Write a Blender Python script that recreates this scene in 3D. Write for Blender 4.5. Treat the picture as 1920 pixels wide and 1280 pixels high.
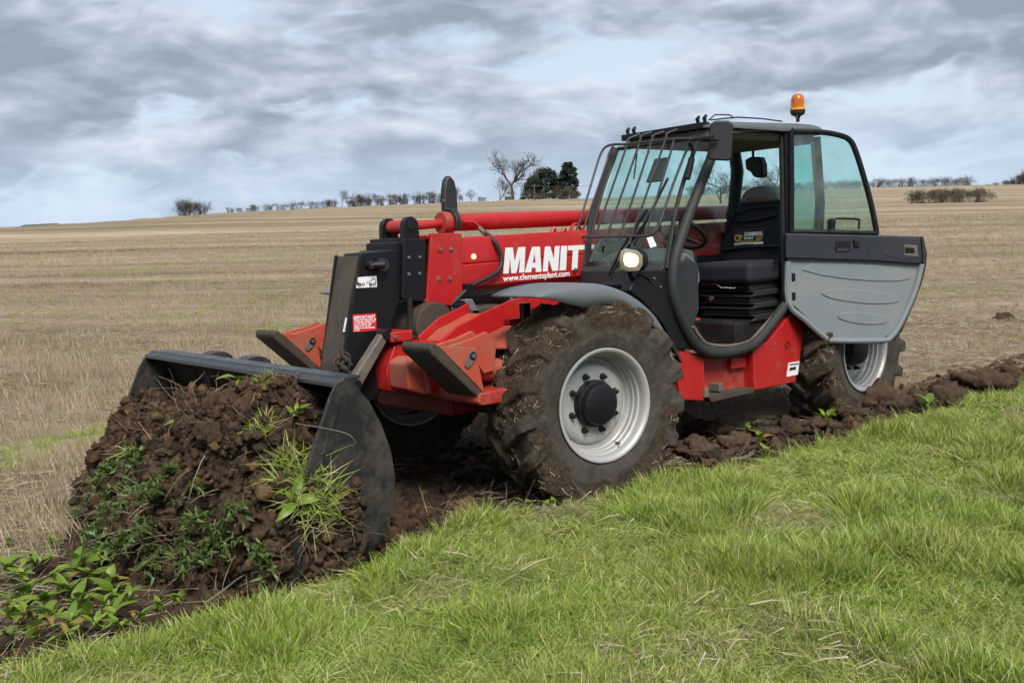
import bpy, bmesh, math, random
import numpy as np
from mathutils import Vector, Matrix, Quaternion
random.seed(7); rng = np.random.default_rng(11)
scene = bpy.context.scene
for o in list(bpy.data.objects): bpy.data.objects.remove(o)
col = scene.collection
R_ = math.radians

# ------------------------------------------------------------------ camera
CAM = np.array([4.242, 5.2, 1.598]); YAW, PITCH, ROLL, FPX = R_(41.05), R_(5.92), R_(-2.75), 1803.87
_f = np.array([-math.sin(YAW)*math.cos(PITCH), -math.cos(YAW)*math.cos(PITCH), -math.sin(PITCH)])
_r = np.cross(_f, [0, 0, 1]); _r /= np.linalg.norm(_r); _u = np.cross(_r, _f)
_c, _s = math.cos(ROLL), math.sin(ROLL)
CR, CU, CF = _c*_r+_s*_u, -_s*_r+_c*_u, _f
cam = bpy.data.cameras.new('camera'); cam.sensor_fit = 'HORIZONTAL'; cam.sensor_width = 36
cam.lens = 36*FPX/1920; cam.clip_start = .05; cam.clip_end = 20000
camo = bpy.data.objects.new('camera', cam); col.objects.link(camo)
camo.matrix_world = Matrix(((CR[0], CU[0], -CF[0], CAM[0]), (CR[1], CU[1], -CF[1], CAM[1]), (CR[2], CU[2], -CF[2], CAM[2]), (0, 0, 0, 1)))
scene.camera = camo
UPG = np.array([0, 0, 1.0])-CR[2]*CR; UPG /= np.linalg.norm(UPG)      # true vertical: the whole field tilts a little
UPQ = Vector((0, 0, 1)).rotation_difference(Vector(UPG))

# ------------------------------------------------------------------ sky, sun, exposure
SUN_EL, SUN_AZ = R_(48), R_(62)          # azimuth from +X towards +Y, where the light comes from
w = bpy.data.worlds.new('World'); scene.world = w; w.use_nodes = True
nt = w.node_tree; nt.nodes.clear()
def N(t, ty, **kw):
    n = t.nodes.new(ty)
    for k, v in kw.items():
        if k == 'inp':
            for a, b in v.items(): n.inputs[a].default_value = b
        else: setattr(n, k, v)
    return n
def math_(t, op, a, b=None, c=None, clamp=False):
    n = N(t, 'ShaderNodeMath', operation=op, use_clamp=clamp)
    for i, v in enumerate((a, b, c)):
        if v is None: continue
        if isinstance(v, (int, float)): n.inputs[i].default_value = v
        else: t.links.new(v, n.inputs[i])
    return n.outputs[0]
def ramp(t, fac, stops, interp='LINEAR'):
    n = N(t, 'ShaderNodeValToRGB'); n.color_ramp.interpolation = interp
    el = n.color_ramp.elements
    while len(el) < len(stops): el.new(.5)
    for e, (p, c) in zip(el, stops):
        e.position = p; e.color = tuple(c)+((1,) if len(c) == 3 else ())
    t.links.new(fac, n.inputs[0]); return n.outputs[0]
def mixc(t, fac, a, b, blend='MIX'):
    n = N(t, 'ShaderNodeMix', data_type='RGBA', blend_type=blend)
    for s, v in ((n.inputs[0], fac), (n.inputs[6], a), (n.inputs[7], b)):
        if isinstance(v, (int, float)): s.default_value = v
        elif isinstance(v, tuple): s.default_value = v if len(v) == 4 else v+(1,)
        else: t.links.new(v, s)
    return n.outputs[2]
def noise(t, vec, scale, detail=4, rough=.55, dist=0, dim='3D'):
    n = N(t, 'ShaderNodeTexNoise', noise_dimensions=dim, inp={'Scale': scale, 'Detail': detail, 'Roughness': rough, 'Distortion': dist})
    if vec is not None: t.links.new(vec, n.inputs['Vector'])
    return n.outputs[0]
def build_sky():
    sky = N(nt, 'ShaderNodeTexSky', sky_type='NISHITA', sun_disc=False, sun_elevation=SUN_EL, sun_rotation=math.pi/2-SUN_AZ)
    sky.air_density = 1.0; sky.dust_density = 1.5
    tc = N(nt, 'ShaderNodeTexCoord')
    sep = N(nt, 'ShaderNodeSeparateXYZ'); nt.links.new(tc.outputs['Generated'], sep.inputs[0])
    # broken stratocumulus: lumpy bases, bright rims and gaps, flattened towards the horizon
    mp = N(nt, 'ShaderNodeMapping', inp={'Scale': (1, 1, 2.6), 'Location': (4.1, 2.2, .62)})
    nt.links.new(tc.outputs['Generated'], mp.inputs[0]); P = mp.outputs[0]
    def shift(v, d):
        n = N(nt, 'ShaderNodeVectorMath', operation='ADD'); nt.links.new(v, n.inputs[0]); n.inputs[1].default_value = d; return n.outputs[0]
    n1 = noise(nt, P, 6.4, 9, .50, .15)
    n2 = noise(nt, shift(P, (0, 0, .06)), 6.4, 7, .50, .15)
    big = noise(nt, P, 2.6, 2, .5)
    fine = noise(nt, P, 26, 5, .6)
    def puff(v): return math_(nt, 'MULTIPLY', math_(nt, 'ABSOLUTE', math_(nt, 'SUBTRACT', noise(nt, v, 9.5, 3, .5, .3), .5)), 3.2)     # rounded lumps with creases between them
    pf, pf2 = puff(P), puff(shift(P, (0, 0, .04)))
    dens = math_(nt, 'ADD', math_(nt, 'ADD', math_(nt, 'MULTIPLY', n1, .50), math_(nt, 'MULTIPLY', big, .60)), math_(nt, 'MULTIPLY', math_(nt, 'SUBTRACT', pf, .38), .16))
    edge = math_(nt, 'ADD', math_(nt, 'SUBTRACT', n1, n2), math_(nt, 'MULTIPLY', math_(nt, 'SUBTRACT', pf, pf2), .22))
    tone = math_(nt, 'ADD', math_(nt, 'MULTIPLY', math_(nt, 'SUBTRACT', .60, dens), 2.3), math_(nt, 'ADD', math_(nt, 'MULTIPLY', edge, 2.3), math_(nt, 'MULTIPLY', math_(nt, 'SUBTRACT', fine, .5), .35)), clamp=True)
    cl = ramp(nt, tone, [(0.0, (1.85, 2.25, 2.8)), (.25, (2.5, 2.95, 3.6)), (.55, (3.6, 4.05, 4.7)), (.8, (4.6, 5.0, 5.6)), (1, (6.0, 6.3, 6.7))])
    cover = ramp(nt, dens, [(.38, (0, 0, 0)), (.50, (1, 1, 1))], 'EASE')
    veil = mixc(nt, .85, sky.outputs[0], (4.0, 4.6, 5.4, 1))
    c = mixc(nt, cover, veil, cl)
    hz = ramp(nt, sep.outputs[2], [(0.04, (1, 1, 1)), (.14, (.0, .0, .0))], 'EASE')
    c = mixc(nt, math_(nt, 'MULTIPLY', hz, .55), c, (3.9, 4.75, 5.8, 1))
    bg = N(nt, 'ShaderNodeBackground', inp={'Strength': .051}); nt.links.new(c, bg.inputs[0])
    out = N(nt, 'ShaderNodeOutputWorld'); nt.links.new(bg.outputs[0], out.inputs[0])
build_sky()
sl = bpy.data.lights.new('sun', 'SUN'); sl.energy = 1.45; sl.angle = R_(28); sl.color = (1, .95, .87)
so = bpy.data.objects.new('sun', sl); col.objects.link(so)
sd = Vector((math.cos(SUN_EL)*math.cos(SUN_AZ), math.cos(SUN_EL)*math.sin(SUN_AZ), math.sin(SUN_EL)))
so.rotation_euler = sd.to_track_quat('Z', 'Y').to_euler()
scene.view_settings.view_transform = 'Standard'; scene.view_settings.look = 'None'
scene.view_settings.exposure = 1.75; scene.view_settings.gamma = 1
scene.render.engine = 'CYCLES'
scene.cycles.max_bounces = 5; scene.cycles.diffuse_bounces = 2; scene.cycles.glossy_bounces = 3; scene.cycles.transmission_bounces = 5; scene.cycles.transparent_max_bounces = 16
scene.cycles.caustics_reflective = scene.cycles.caustics_refractive = False
scene.cycles.use_light_tree = False; w.cycles.sampling_method = 'MANUAL'; w.cycles.sample_map_resolution = 512
scene.cycles.use_adaptive_sampling = True; scene.cycles.adaptive_threshold = .03

# ------------------------------------------------------------------ pixels of the photograph (1920 wide) to points
def ray(u, v): return (u-960)/FPX*CR-(v-640)/FPX*CU+CF
def Qp(u, v, p0, n):
    d = ray(u, v); n = np.asarray(n, float); t = np.dot(np.asarray(p0)-CAM, n)/np.dot(d, n); return CAM+t*d
def Q(u, v, y): return Qp(u, v, (0, y, 0), (0, 1, 0))
def QX(u, v, x): return Qp(u, v, (x, 0, 0), (1, 0, 0))
def QZ(u, v, z): return Qp(u, v, (0, 0, z), (0, 0, 1))
def XZ(pts, y): return [(p[0], p[2]) for p in (Q(u, v, y) for u, v in pts)]
def project(P):
    q = np.asarray(P)-CAM; d = q@CF
    return 960+FPX*(q@CR)/d, 640-FPX*(q@CU)/d, d

# ------------------------------------------------------------------ numpy noise
_perm = rng.permutation(512)
def _h(i, j, k): return _perm[(_perm[(_perm[i & 511]+j) & 511]+k) & 511]/511.0
def vnoise(p):
    p = np.asarray(p, float); i = np.floor(p).astype(int); f = p-i; f = f*f*(3-2*f)
    r = 0
    for dx in (0, 1):
        for dy in (0, 1):
            for dz in (0, 1):
                wgt = (f[..., 0] if dx else 1-f[..., 0])*(f[..., 1] if dy else 1-f[..., 1])*(f[..., 2] if dz else 1-f[..., 2])
                r = r+wgt*_h(i[..., 0]+dx, i[..., 1]+dy, i[..., 2]+dz)
    return r*2-1
def fbm(p, o=4, g=.5):
    p = np.asarray(p, float); a = 1; s = 0
    for k in range(o): s = s+a*vnoise(p*2**k+17.3*k); a *= g
    return s
def sstep(a, b, x):
    t = np.clip((x-a)/(b-a), 0, 1); return t*t*(3-2*t)

# ------------------------------------------------------------------ mesh collector
class MB:
    def __init__(s): s.v = []; s.f = []
    def add(s, v, f):
        o = len(s.v); s.v += [tuple(map(float, q)) for q in v]; s.f += [tuple(i+o for i in q) for q in f]; return s
    def box(s, a, b):
        (x0, y0, z0), (x1, y1, z1) = a, b
        return s.add([(x0, y0, z0), (x1, y0, z0), (x1, y1, z0), (x0, y1, z0), (x0, y0, z1), (x1, y0, z1), (x1, y1, z1), (x0, y1, z1)],
                     [(0, 3, 2, 1), (4, 5, 6, 7), (0, 1, 5, 4), (1, 2, 6, 5), (2, 3, 7, 6), (3, 0, 4, 7)])
    def prism(s, poly, y0, y1):                      # polygon in x,z run from y0 to y1
        n = len(poly)
        return s.add([(x, y0, z) for x, z in poly]+[(x, y1, z) for x, z in poly],
                     [tuple(range(n)), tuple(range(2*n-1, n-1, -1))]+[((i+1) % n, i, n+i, n+(i+1) % n) for i in range(n)])
    def slab(s, pts, off):                           # 3-D polygon thickened by a vector
        n = len(pts); off = np.asarray(off, float); P = [np.asarray(p, float) for p in pts]
        return s.add(P+[p+off for p in P], [tuple(range(n)), tuple(range(2*n-1, n-1, -1))]+[((i+1) % n, i, n+i, n+(i+1) % n) for i in range(n)])
    def tube(s, pts, r, n=8, caps=True, squash=1):
        P = [Vector(p) for p in pts]; m = len(P); rr = [float(q) for q in (r if hasattr(r, '__len__') else [r]*m)]
        rings = []; up = None
        for i, p in enumerate(P):
            t = (P[min(i+1, m-1)]-P[max(i-1, 0)])
            if t.length < 1e-9: t = Vector((0, 0, 1))
            t.normalize()
            if up is None: up = Vector((0, 0, 1)) if abs(t.z) < .9 else Vector((1, 0, 0))
            a = up.cross(t)
            if a.length < 1e-6: a = Vector((0, 1, 0)).cross(t)
            a.normalize(); b = t.cross(a); up = b
            rings.append([p+rr[i]*(math.cos(2*math.pi*k/n)*a+squash*math.sin(2*math.pi*k/n)*b) for k in range(n)])
        f = [(i*n+k, i*n+(k+1) % n, (i+1)*n+(k+1) % n, (i+1)*n+k) for i in range(m-1) for k in range(n)]
        if caps: f += [tuple(range(n-1, -1, -1)), tuple((m-1)*n+k for k in range(n))]
        return s.add([q for g in rings for q in g], f)
    def cyl(s, a, b, r0, r1=None, n=16): return s.tube([a, b], [r0, r0 if r1 is None else r1], n)
    def lathe(s, prof, n=48, axis='y', o=(0, 0, 0), close=False):   # prof: (radius, height along the axis)
        v = []; m = len(prof)
        for r, h in prof:
            for k in range(n):
                c, q = r*math.cos(2*math.pi*k/n), r*math.sin(2*math.pi*k/n)
                p = (c, h, q) if axis == 'y' else ((c, q, h) if axis == 'z' else (h, c, q))
                v.append((p[0]+o[0], p[1]+o[1], p[2]+o[2]))
        f = [(i*n+k, i*n+(k+1) % n, (i+1)*n+(k+1) % n, (i+1)*n+k) for i in range(m-1) for k in range(n)]
        if close: f += [tuple(range(n)), tuple((m-1)*n+k for k in range(n))]
        return s.add(v, f)
    def build(s, name, m, parent=None, bevel=0, smooth=40, seg=2, sub=0, fix=True):
        me = bpy.data.meshes.new(name); me.from_pydata(s.v, [], s.f)
        if fix:
            bm = bmesh.new(); bm.from_mesh(me); bmesh.ops.recalc_face_normals(bm, faces=bm.faces); bm.to_mesh(me); bm.free()
        return mobj(name, me, m, parent, bevel, smooth, seg, sub)
def mobj(name, me, m, parent=None, bevel=0, smooth=40, seg=2, sub=0):
    o = bpy.data.objects.new(name, me); col.objects.link(o)
    if m is not None and not me.materials: me.materials.append(m)
    if parent is not None: o.parent = parent
    if smooth:
        me.shade_smooth()
        if smooth < 180: me.set_sharp_from_angle(angle=R_(smooth))
    if bevel:
        b = o.modifiers.new('bevel', 'BEVEL'); b.width = bevel; b.segments = seg; b.limit_method = 'ANGLE'; b.angle_limit = R_(35); b.harden_normals = True
    if sub:
        b = o.modifiers.new('sub', 'SUBSURF'); b.levels = sub; b.render_levels = sub
    return o
def npmesh(name, V, F, attrs=None):
    """V (n,3), F (m,k) with one k; attrs: name -> per-vertex float"""
    V = np.asarray(V, np.float32); F = np.asarray(F, np.int32)
    me = bpy.data.meshes.new(name); me.vertices.add(len(V)); me.vertices.foreach_set('co', V.ravel())
    k = F.shape[1]; me.loops.add(F.size); me.loops.foreach_set('vertex_index', F.ravel())
    me.polygons.add(len(F)); me.polygons.foreach_set('loop_start', np.arange(0, F.size, k, dtype=np.int32))
    me.polygons.foreach_set('loop_total', np.full(len(F), k, np.int32)); me.update(calc_edges=True)
    for a, d in (attrs or {}).items():
        at = me.attributes.new(a, 'FLOAT', 'POINT'); at.data.foreach_set('value', np.asarray(d, np.float32))
    return me
def empty(name, loc=(0, 0, 0)):
    o = bpy.data.objects.new(name, None); o.empty_display_size = .1; o.location = loc; col.objects.link(o); return o
def tag(o, label, cat, group=None, kind=None):
    o['label'] = label; o['category'] = cat
    if group: o['group'] = group
    if kind: o['kind'] = kind
    return o
def copy_tree(o, parent=None):
    c = o.copy(); col.objects.link(c); c.parent = parent
    for ch in list(o.children): copy_tree(ch, c)
    return c

# ------------------------------------------------------------------ materials
def newmat(name):
    m = bpy.data.materials.new(name); m.use_nodes = True; t = m.node_tree; t.nodes.clear()
    o = N(t, 'ShaderNodeOutputMaterial'); b = N(t, 'ShaderNodeBsdfPrincipled'); t.links.new(b.outputs[0], o.inputs[0])
    return m, t, b, o
def setv(t, sock, v):
    if isinstance(v, (int, float)): sock.default_value = v
    elif isinstance(v, tuple): sock.default_value = v if len(v) == 4 else v+(1,)
    else: t.links.new(v, sock)
def objco(t): return N(t, 'ShaderNodeTexCoord').outputs['Object']
def bump(t, b, h, dist, strength=1):
    n = N(t, 'ShaderNodeBump', inp={'Strength': strength, 'Distance': dist}); t.links.new(h, n.inputs['Height']); t.links.new(n.outputs[0], b.inputs['Normal'])
def paint(name, c, rough=.35, dirt=.25, dirtc=(.16, .115, .075), metal=0, coat=0, scale=5, bumpd=.0, spec=.5):
    m, t, b, o = newmat(name); P = objco(t)
    n1 = noise(t, P, scale, 6, .62); n2 = noise(t, P, scale*6.5, 4, .6)
    fine = math_(t, 'ADD', math_(t, 'MULTIPLY', n1, .75), math_(t, 'MULTIPLY', n2, .35))
    lo = .70-dirt*.5
    f = ramp(t, fine, [(lo, (0, 0, 0)), (lo+.22, (1, 1, 1))])
    f = math_(t, 'ADD', math_(t, 'MULTIPLY', f, min(1, dirt*1.7)), dirt*.12, clamp=True)
    sp = ramp(t, noise(t, P, 42, 3, .65), [(.60, (0, 0, 0)), (.67, (1, 1, 1))]); sp = math_(t, 'MULTIPLY', sp, math_(t, 'MULTIPLY', ramp(t, n1, [(.42, (0, 0, 0)), (.62, (1, 1, 1))]), min(1, dirt*2.6)))
    f = math_(t, 'MAXIMUM', f, sp)
    vary = mixc(t, n1, tuple(x*.86 for x in c), tuple(min(1, x*1.1) for x in c))
    setv(t, b.inputs['Base Color'], mixc(t, f, vary, dirtc))
    setv(t, b.inputs['Roughness'], math_(t, 'ADD', math_(t, 'MULTIPLY', f, .9-rough), math_(t, 'ADD', rough-.05, math_(t, 'MULTIPLY', n2, .12)), clamp=True))
    b.inputs['Metallic'].default_value = metal; b.inputs['Specular IOR Level'].default_value = spec
    if coat: b.inputs['Coat Weight'].default_value = coat; b.inputs['Coat Roughness'].default_value = .15
    if bumpd: bump(t, b, n2, bumpd, .6)
    return m
M = {}
M['red'] = paint('red_paint', (.40, .007, .009), .40, .30, (.24, .085, .06), coat=.12, scale=3)
M['red_dusty'] = paint('red_paint_dusty', (.36, .014, .012), .5, .42, (.24, .12, .075), scale=4)
M['red_worn'] = paint('red_paint_worn', (.44, .055, .03), .6, .42, (.20, .13, .08), scale=7)
M['black'] = paint('black_paint', (.006, .007, .009), .42, .10, (.05, .042, .034), scale=4, spec=.32)
M['black_dirty'] = paint('black_paint_dirty', (.009, .010, .012), .45, .30, (.075, .058, .042), scale=3.5, spec=.35)
M['bucket'] = paint('bucket_steel', (.011, .014, .017), .32, .42, (.070, .054, .039), scale=4, coat=.1, bumpd=.002)
M['muddy_steel'] = paint('muddy_steel', (.062, .052, .042), .75, .6, (.048, .034, .022), scale=9, bumpd=.006)
M['jib_face'] = paint('jib_front_face', (.035, .034, .033), .6, .55, (.085, .062, .042), scale=5, bumpd=.002)
M['worn_steel'] = paint('worn_steel', (.10, .095, .09), .5, .5, (.16, .12, .085), scale=12, bumpd=.003)
M['grey_plastic'] = paint('grey_plastic', (.125, .14, .158), .52, .16, (.20, .18, .15), scale=5)
M['grey_trim'] = paint('grey_door_trim', (.17, .20, .22), .58, .32, (.25, .22, .18), scale=3)
M['dark_plastic'] = paint('dark_plastic', (.018, .021, .027), .55, .15, (.12, .10, .08), scale=6)
M['frame_grey'] = paint('cab_frame_grey', (.026, .027, .029), .6, .22, (.085, .07, .055), scale=6, spec=.35)
M['rubber'] = paint('rubber', (.014, .014, .014), .6, .2, (.08, .065, .05), scale=10)
M['guard'] = paint('guard_bar', (.035, .036, .038), .45, .2, (.12, .09, .07), scale=14)
M['silver'] = paint('silver_rim', (.46, .465, .46), .40, .30, (.22, .19, .15), metal=.35, scale=6)
M['chrome'] = paint('steel_rod', (.55, .55, .56), .25, .1, metal=.9)
M['bolt'] = paint('bolt_head', (.22, .20, .18), .4, .3, metal=.6, scale=30)
M['seat'] = paint('seat_cover', (.007, .009, .014), .75, .08, (.06, .05, .04), scale=4)
M['seat_grey'] = paint('headrest_grey', (.17, .172, .168), .85, .15, (.12, .10, .08), scale=9)
M['white_print'] = paint('white_print', (.78, .79, .80), .5, .06)
M['yellow_print'] = paint('yellow_print', (.50, .36, .10), .6, .1)
M['red_print'] = paint('red_print', (.62, .02, .03), .45, .06)
M['black_print'] = paint('black_print', (.02, .02, .02), .5, .0)
M['roof'] = paint('roof_plastic', (.085, .092, .098), .5, .25, (.16, .14, .12), scale=4)
M['headliner'] = paint('headliner', (.10, .09, .075), .9, .2)
M['floor_mat'] = paint('cab_floor', (.06, .058, .052), .85, .5, (.22, .18, .13), scale=8)
M['indigo'] = paint('console_blue', (.017, .021, .034), .55, .15, spec=.4)
M['dash_top'] = paint('dash_top', (.075, .09, .088), .7, .2)
def glass(name, tint, refl=1.0, dirt=.10):
    m, t, b, o = newmat(name); t.nodes.remove(b)
    tr = N(t, 'ShaderNodeBsdfTransparent', inp={'Color': tint+(1,)}); gl = N(t, 'ShaderNodeBsdfGlossy', inp={'Roughness': .02, 'Color': (1, 1, 1, 1)})
    df = N(t, 'ShaderNodeBsdfDiffuse', inp={'Color': (.35, .36, .34, 1)})
    gm = N(t, 'ShaderNodeNewGeometry'); dt = N(t, 'ShaderNodeVectorMath', operation='DOT_PRODUCT'); t.links.new(gm.outputs['Normal'], dt.inputs[0]); t.links.new(gm.outputs['Incoming'], dt.inputs[1])
    fr_ = math_(t, 'ADD', math_(t, 'MULTIPLY', math_(t, 'POWER', math_(t, 'SUBTRACT', 1.0, math_(t, 'ABSOLUTE', dt.outputs['Value']), clamp=True), 5), .94), .045)
    mx = N(t, 'ShaderNodeMixShader'); t.links.new(math_(t, 'MULTIPLY', fr_, refl, clamp=True), mx.inputs[0])
    t.links.new(tr.outputs[0], mx.inputs[1]); t.links.new(gl.outputs[0], mx.inputs[2])
    n1 = noise(t, objco(t), 6, 6, .65)
    m2 = N(t, 'ShaderNodeMixShader'); t.links.new(math_(t, 'MULTIPLY', ramp(t, n1, [(.4, (0, 0, 0)), (.75, (1, 1, 1))]), dirt, clamp=True), m2.inputs[0])
    t.links.new(mx.outputs[0], m2.inputs[1]); t.links.new(df.outputs[0], m2.inputs[2]); t.links.new(m2.outputs[0], o.inputs[0])
    return m
M['glass'] = glass('tinted_glass', (.82, .95, .925), .8, .14)
M['door_glass'] = glass('door_glass', (.72, .88, .85), 1.0, .18)
M['lens'] = glass('lamp_lens', (.93, .92, .88), 1.0, .10)
def simple(name, c, rough=.5, emit=None, es=0, trans=0, metal=0):
    m, t, b, o = newmat(name); b.inputs['Base Color'].default_value = c+(1,); b.inputs['Roughness'].default_value = rough; b.inputs['Metallic'].default_value = metal
    if emit: b.inputs['Emission Color'].default_value = emit+(1,); b.inputs['Emission Strength'].default_value = es
    if trans: b.inputs['Transmission Weight'].default_value = trans
    return m
M['amber'] = simple('amber_lens', (.95, .24, .01), .12, trans=.55)
M['amber_core'] = simple('beacon_reflector', (.9, .35, .02), .3)
M['lamp_glow'] = simple('lit_bulb', (1, .85, .55), .4, (1, .66, .28), 1.6)
M['indicator'] = simple('lit_marker', (1, .5, .15), .4, (1, .42, .10), 2.0)
M['reflector'] = simple('lamp_reflector', (.85, .80, .68), .18, metal=.9)
# ================================================================== the setting
def mat_field():
    m, t, b, o = newmat('stubble_field'); P = N(t, 'ShaderNodeNewGeometry').outputs['Position']
    def mapped(rot, sc):
        mp = N(t, 'ShaderNodeMapping', vector_type='TEXTURE', inp={'Rotation': (0, 0, rot)}); t.links.new(P, mp.inputs[0])
        m2 = N(t, 'ShaderNodeMapping', inp={'Scale': sc}); t.links.new(mp.outputs[0], m2.inputs[0]); return m2.outputs[0]
    rows = noise(t, mapped(R_(-56), (.03, 1.6, .3)), 1.0, 5, .7)              # drill rows and tramlines run along the hill
    rows2 = noise(t, mapped(R_(-52), (.010, .30, .1)), 1.0, 3, .6)
    big = noise(t, P, .035, 4, .6); mid = noise(t, P, .5, 5, .65); fine = noise(t, P, 9, 6, .75); vf = noise(t, P, 45, 4, .7)
    a = math_(t, 'ADD', math_(t, 'MULTIPLY', rows, .72), math_(t, 'ADD', math_(t, 'MULTIPLY', fine, .35), math_(t, 'MULTIPLY', vf, .3)))
    a = math_(t, 'ADD', a, math_(t, 'MULTIPLY', math_(t, 'SUBTRACT', rows2, .5), .85))
    c = ramp(t, a, [(.42, (.090, .064, .043)), (.58, (.212, .159, .107)), (.73, (.345, .270, .188)), (.92, (.52, .42, .30))])
    c = mixc(t, ramp(t, big, [(.38, (0, 0, 0)), (.66, (1, 1, 1))]), c, mixc(t, .5, c, (.20, .155, .10)))
    g = math_(t, 'MULTIPLY', ramp(t, math_(t, 'ADD', math_(t, 'MULTIPLY', mid, .7), math_(t, 'MULTIPLY', big, .4)), [(.56, (0, 0, 0)), (.68, (1, 1, 1))]), .5)
    c = mixc(t, g, c, (.115, .14, .035))
    setv(t, b.inputs['Base Color'], c); b.inputs['Roughness'].default_value = .95; b.inputs['Specular IOR Level'].default_value = .15
    bump(t, b, math_(t, 'ADD', fine, vf), .05, .8)
    return m
def mat_soil(name='bare_soil', k=1.0, sc=1.0):
    m, t, b, o = newmat(name); P = N(t, 'ShaderNodeNewGeometry').outputs['Position']
    n1 = noise(t, P, 2.2*sc, 5, .6); n2 = noise(t, P, 14*sc, 6, .7); n3 = noise(t, P, 70*sc, 4, .7)
    a = math_(t, 'ADD', math_(t, 'MULTIPLY', n1, .4), math_(t, 'ADD', math_(t, 'MULTIPLY', n2, .4), math_(t, 'MULTIPLY', n3, .25)))
    c = ramp(t, a, [(.34, (.013*k, .0090*k, .006*k)), (.48, (.040*k, .027*k, .017*k)), (.60, (.076*k, .050*k, .031*k)), (.72, (.12*k, .081*k, .051*k)), (.84, (.20*k, .145*k, .095*k))])
    setv(t, b.inputs['Base Color'], c); b.inputs['Roughness'].default_value = .92; b.inputs['Specular IOR Level'].default_value = .25
    bump(t, b, math_(t, 'ADD', n2, math_(t, 'MULTIPLY', n3, .6)), .03, .9)
    return m
M['field'] = mat_field(); M['soil'] = mat_soil('bare_soil', 1.25); M['mud'] = mat_soil('caked_mud', 1.45, 1.6)
def mat_turf():
    m, t, b, o = newmat('turf_base'); P = N(t, 'ShaderNodeNewGeometry').outputs['Position']
    n1 = noise(t, P, 3, 5, .6); n2 = noise(t, P, 30, 5, .7)
    c = ramp(t, math_(t, 'ADD', math_(t, 'MULTIPLY', n1, .5), math_(t, 'MULTIPLY', n2, .5)), [(.35, (.020, .030, .008)), (.5, (.055, .085, .018)), (.68, (.12, .14, .045))])
    setv(t, b.inputs['Base Color'], c); b.inputs['Roughness'].default_value = .95
    bump(t, b, n2, .03); return m
M['turf'] = mat_turf()

# hill crest read off the photograph: column, row of the skyline, metres away
crest = [(-900, 470, 120), (-400, 445, 125), (0, 427, 130), (200, 415, 140), (320, 406, 150), (430, 398, 165), (640, 388, 190), (850, 379, 215), (1000, 373, 230),
         (1085, 372, 238), (1300, 365, 265), (1650, 351, 330), (1800, 347, 360), (1920, 346, 380), (2400, 340, 400), (3000, 335, 400)]
_az, _zc, _D = [], [], []
AZ0 = math.atan2(CF[1], CF[0])
for u, v, D in crest:
    d = ray(u, v); h = math.hypot(d[0], d[1])
    _az.append((math.atan2(d[1], d[0])-AZ0+math.pi) % (2*math.pi)-math.pi); _zc.append(CAM[2]+D*d[2]/h); _D.append(D)
_o = np.argsort(_az); _az = np.array(_az)[_o]; _zc = np.array(_zc)[_o]; _D = np.array(_D)[_o]
def ter(x, y):
    dx, dy = np.asarray(x)-CAM[0], np.asarray(y)-CAM[1]; d = np.hypot(dx, dy)
    az = (np.arctan2(dy, dx)-AZ0+np.pi) % (2*np.pi)-np.pi
    zc = np.interp(az, _az, _zc); D = np.interp(az, _az, _D)
    s = np.clip((d-13)/(D-13), 0, 1)
    z = zc*s**1.12
    return z-np.maximum(0, d-D)*.02
_gx = [-14, -9, -5.3, -4.0, -3.0, -1.6, -.52, -.13, .335, .75, 1.08, 1.46, 1.79, 2.6, 2.88, 3.42, 5]
_gy = [1.70, 1.64, 1.60, 1.56, 1.56, 1.52, 1.44, 1.34, 1.25, 1.15, 1.06, 1.12, 1.31, 1.29, 1.28, 1.20, 1.15]
def gedge(x): return np.interp(x, _gx, _gy)+.05+.025*np.sin(np.asarray(x)*5.3+1)+.02*np.sin(np.asarray(x)*11)     # where the turf begins
def trench(x, y):      # the strip the bucket has scraped off
    x = np.asarray(x, float); y = np.asarray(y, float)
    lo = np.interp(x, [-4, -2, -.8, .3, 1.5, 2.3, 2.8, 3.6], [.80, .60, -.3, -1.2, -1.3, -1.3, -.25, -.1])
    return sstep(lo-.15, lo+.15, y)*(1-sstep(-.16, .10, y-gedge(x)))*sstep(-13.5, -9, x)*(1-sstep(3.5, 4.1, x))
def gz(x, y):          # surface near the machine
    x = np.asarray(x, float); y = np.asarray(y, float)
    p = np.stack([x, y, 0*x], -1)
    d = np.hypot(x-CAM[0], y-CAM[1])
    base = ter(x, y)+.05+.025*fbm(p*.8, 2)
    return base-.075*trench(x, y)
def place(u, D, dv=0):  # a point of the ground D metres away in the direction of a column of the photograph
    d = ray(u, 400); h = math.hypot(d[0], d[1]); x, y = CAM[0]+d[0]/h*D, CAM[1]+d[1]/h*D
    return np.array([x, y, float(ter(x, y))+.03])
def build_field():
    azs = np.unique(np.concatenate([np.linspace(-math.pi, math.pi, 181), np.linspace(-.65, .65, 360)])); azs = azs[:-1]
    rs = np.geomspace(.6, 2600, 230); na, nr = len(azs), len(rs)
    A, Rr = np.meshgrid(azs+AZ0, rs)
    X, Y = CAM[0]+Rr*np.cos(A), CAM[1]+Rr*np.sin(A)
    Z = gz(X, Y)-.035*trench(X, Y)-.02
    V = np.concatenate([np.stack([X, Y, Z], -1).reshape(-1, 3), [[CAM[0], CAM[1], .02]]])
    i = np.arange(nr-1)[:, None]*na; k = np.arange(na)[None]; k2 = (k+1) % na
    F = np.stack([i+k, i+k2, i+na+k2, i+na+k], -1).reshape(-1, 4)
    me = npmesh('field', V, F); o = mobj('field', me, M['field'], smooth=180); o['kind'] = 'structure'
    return o
build_field()
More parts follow.
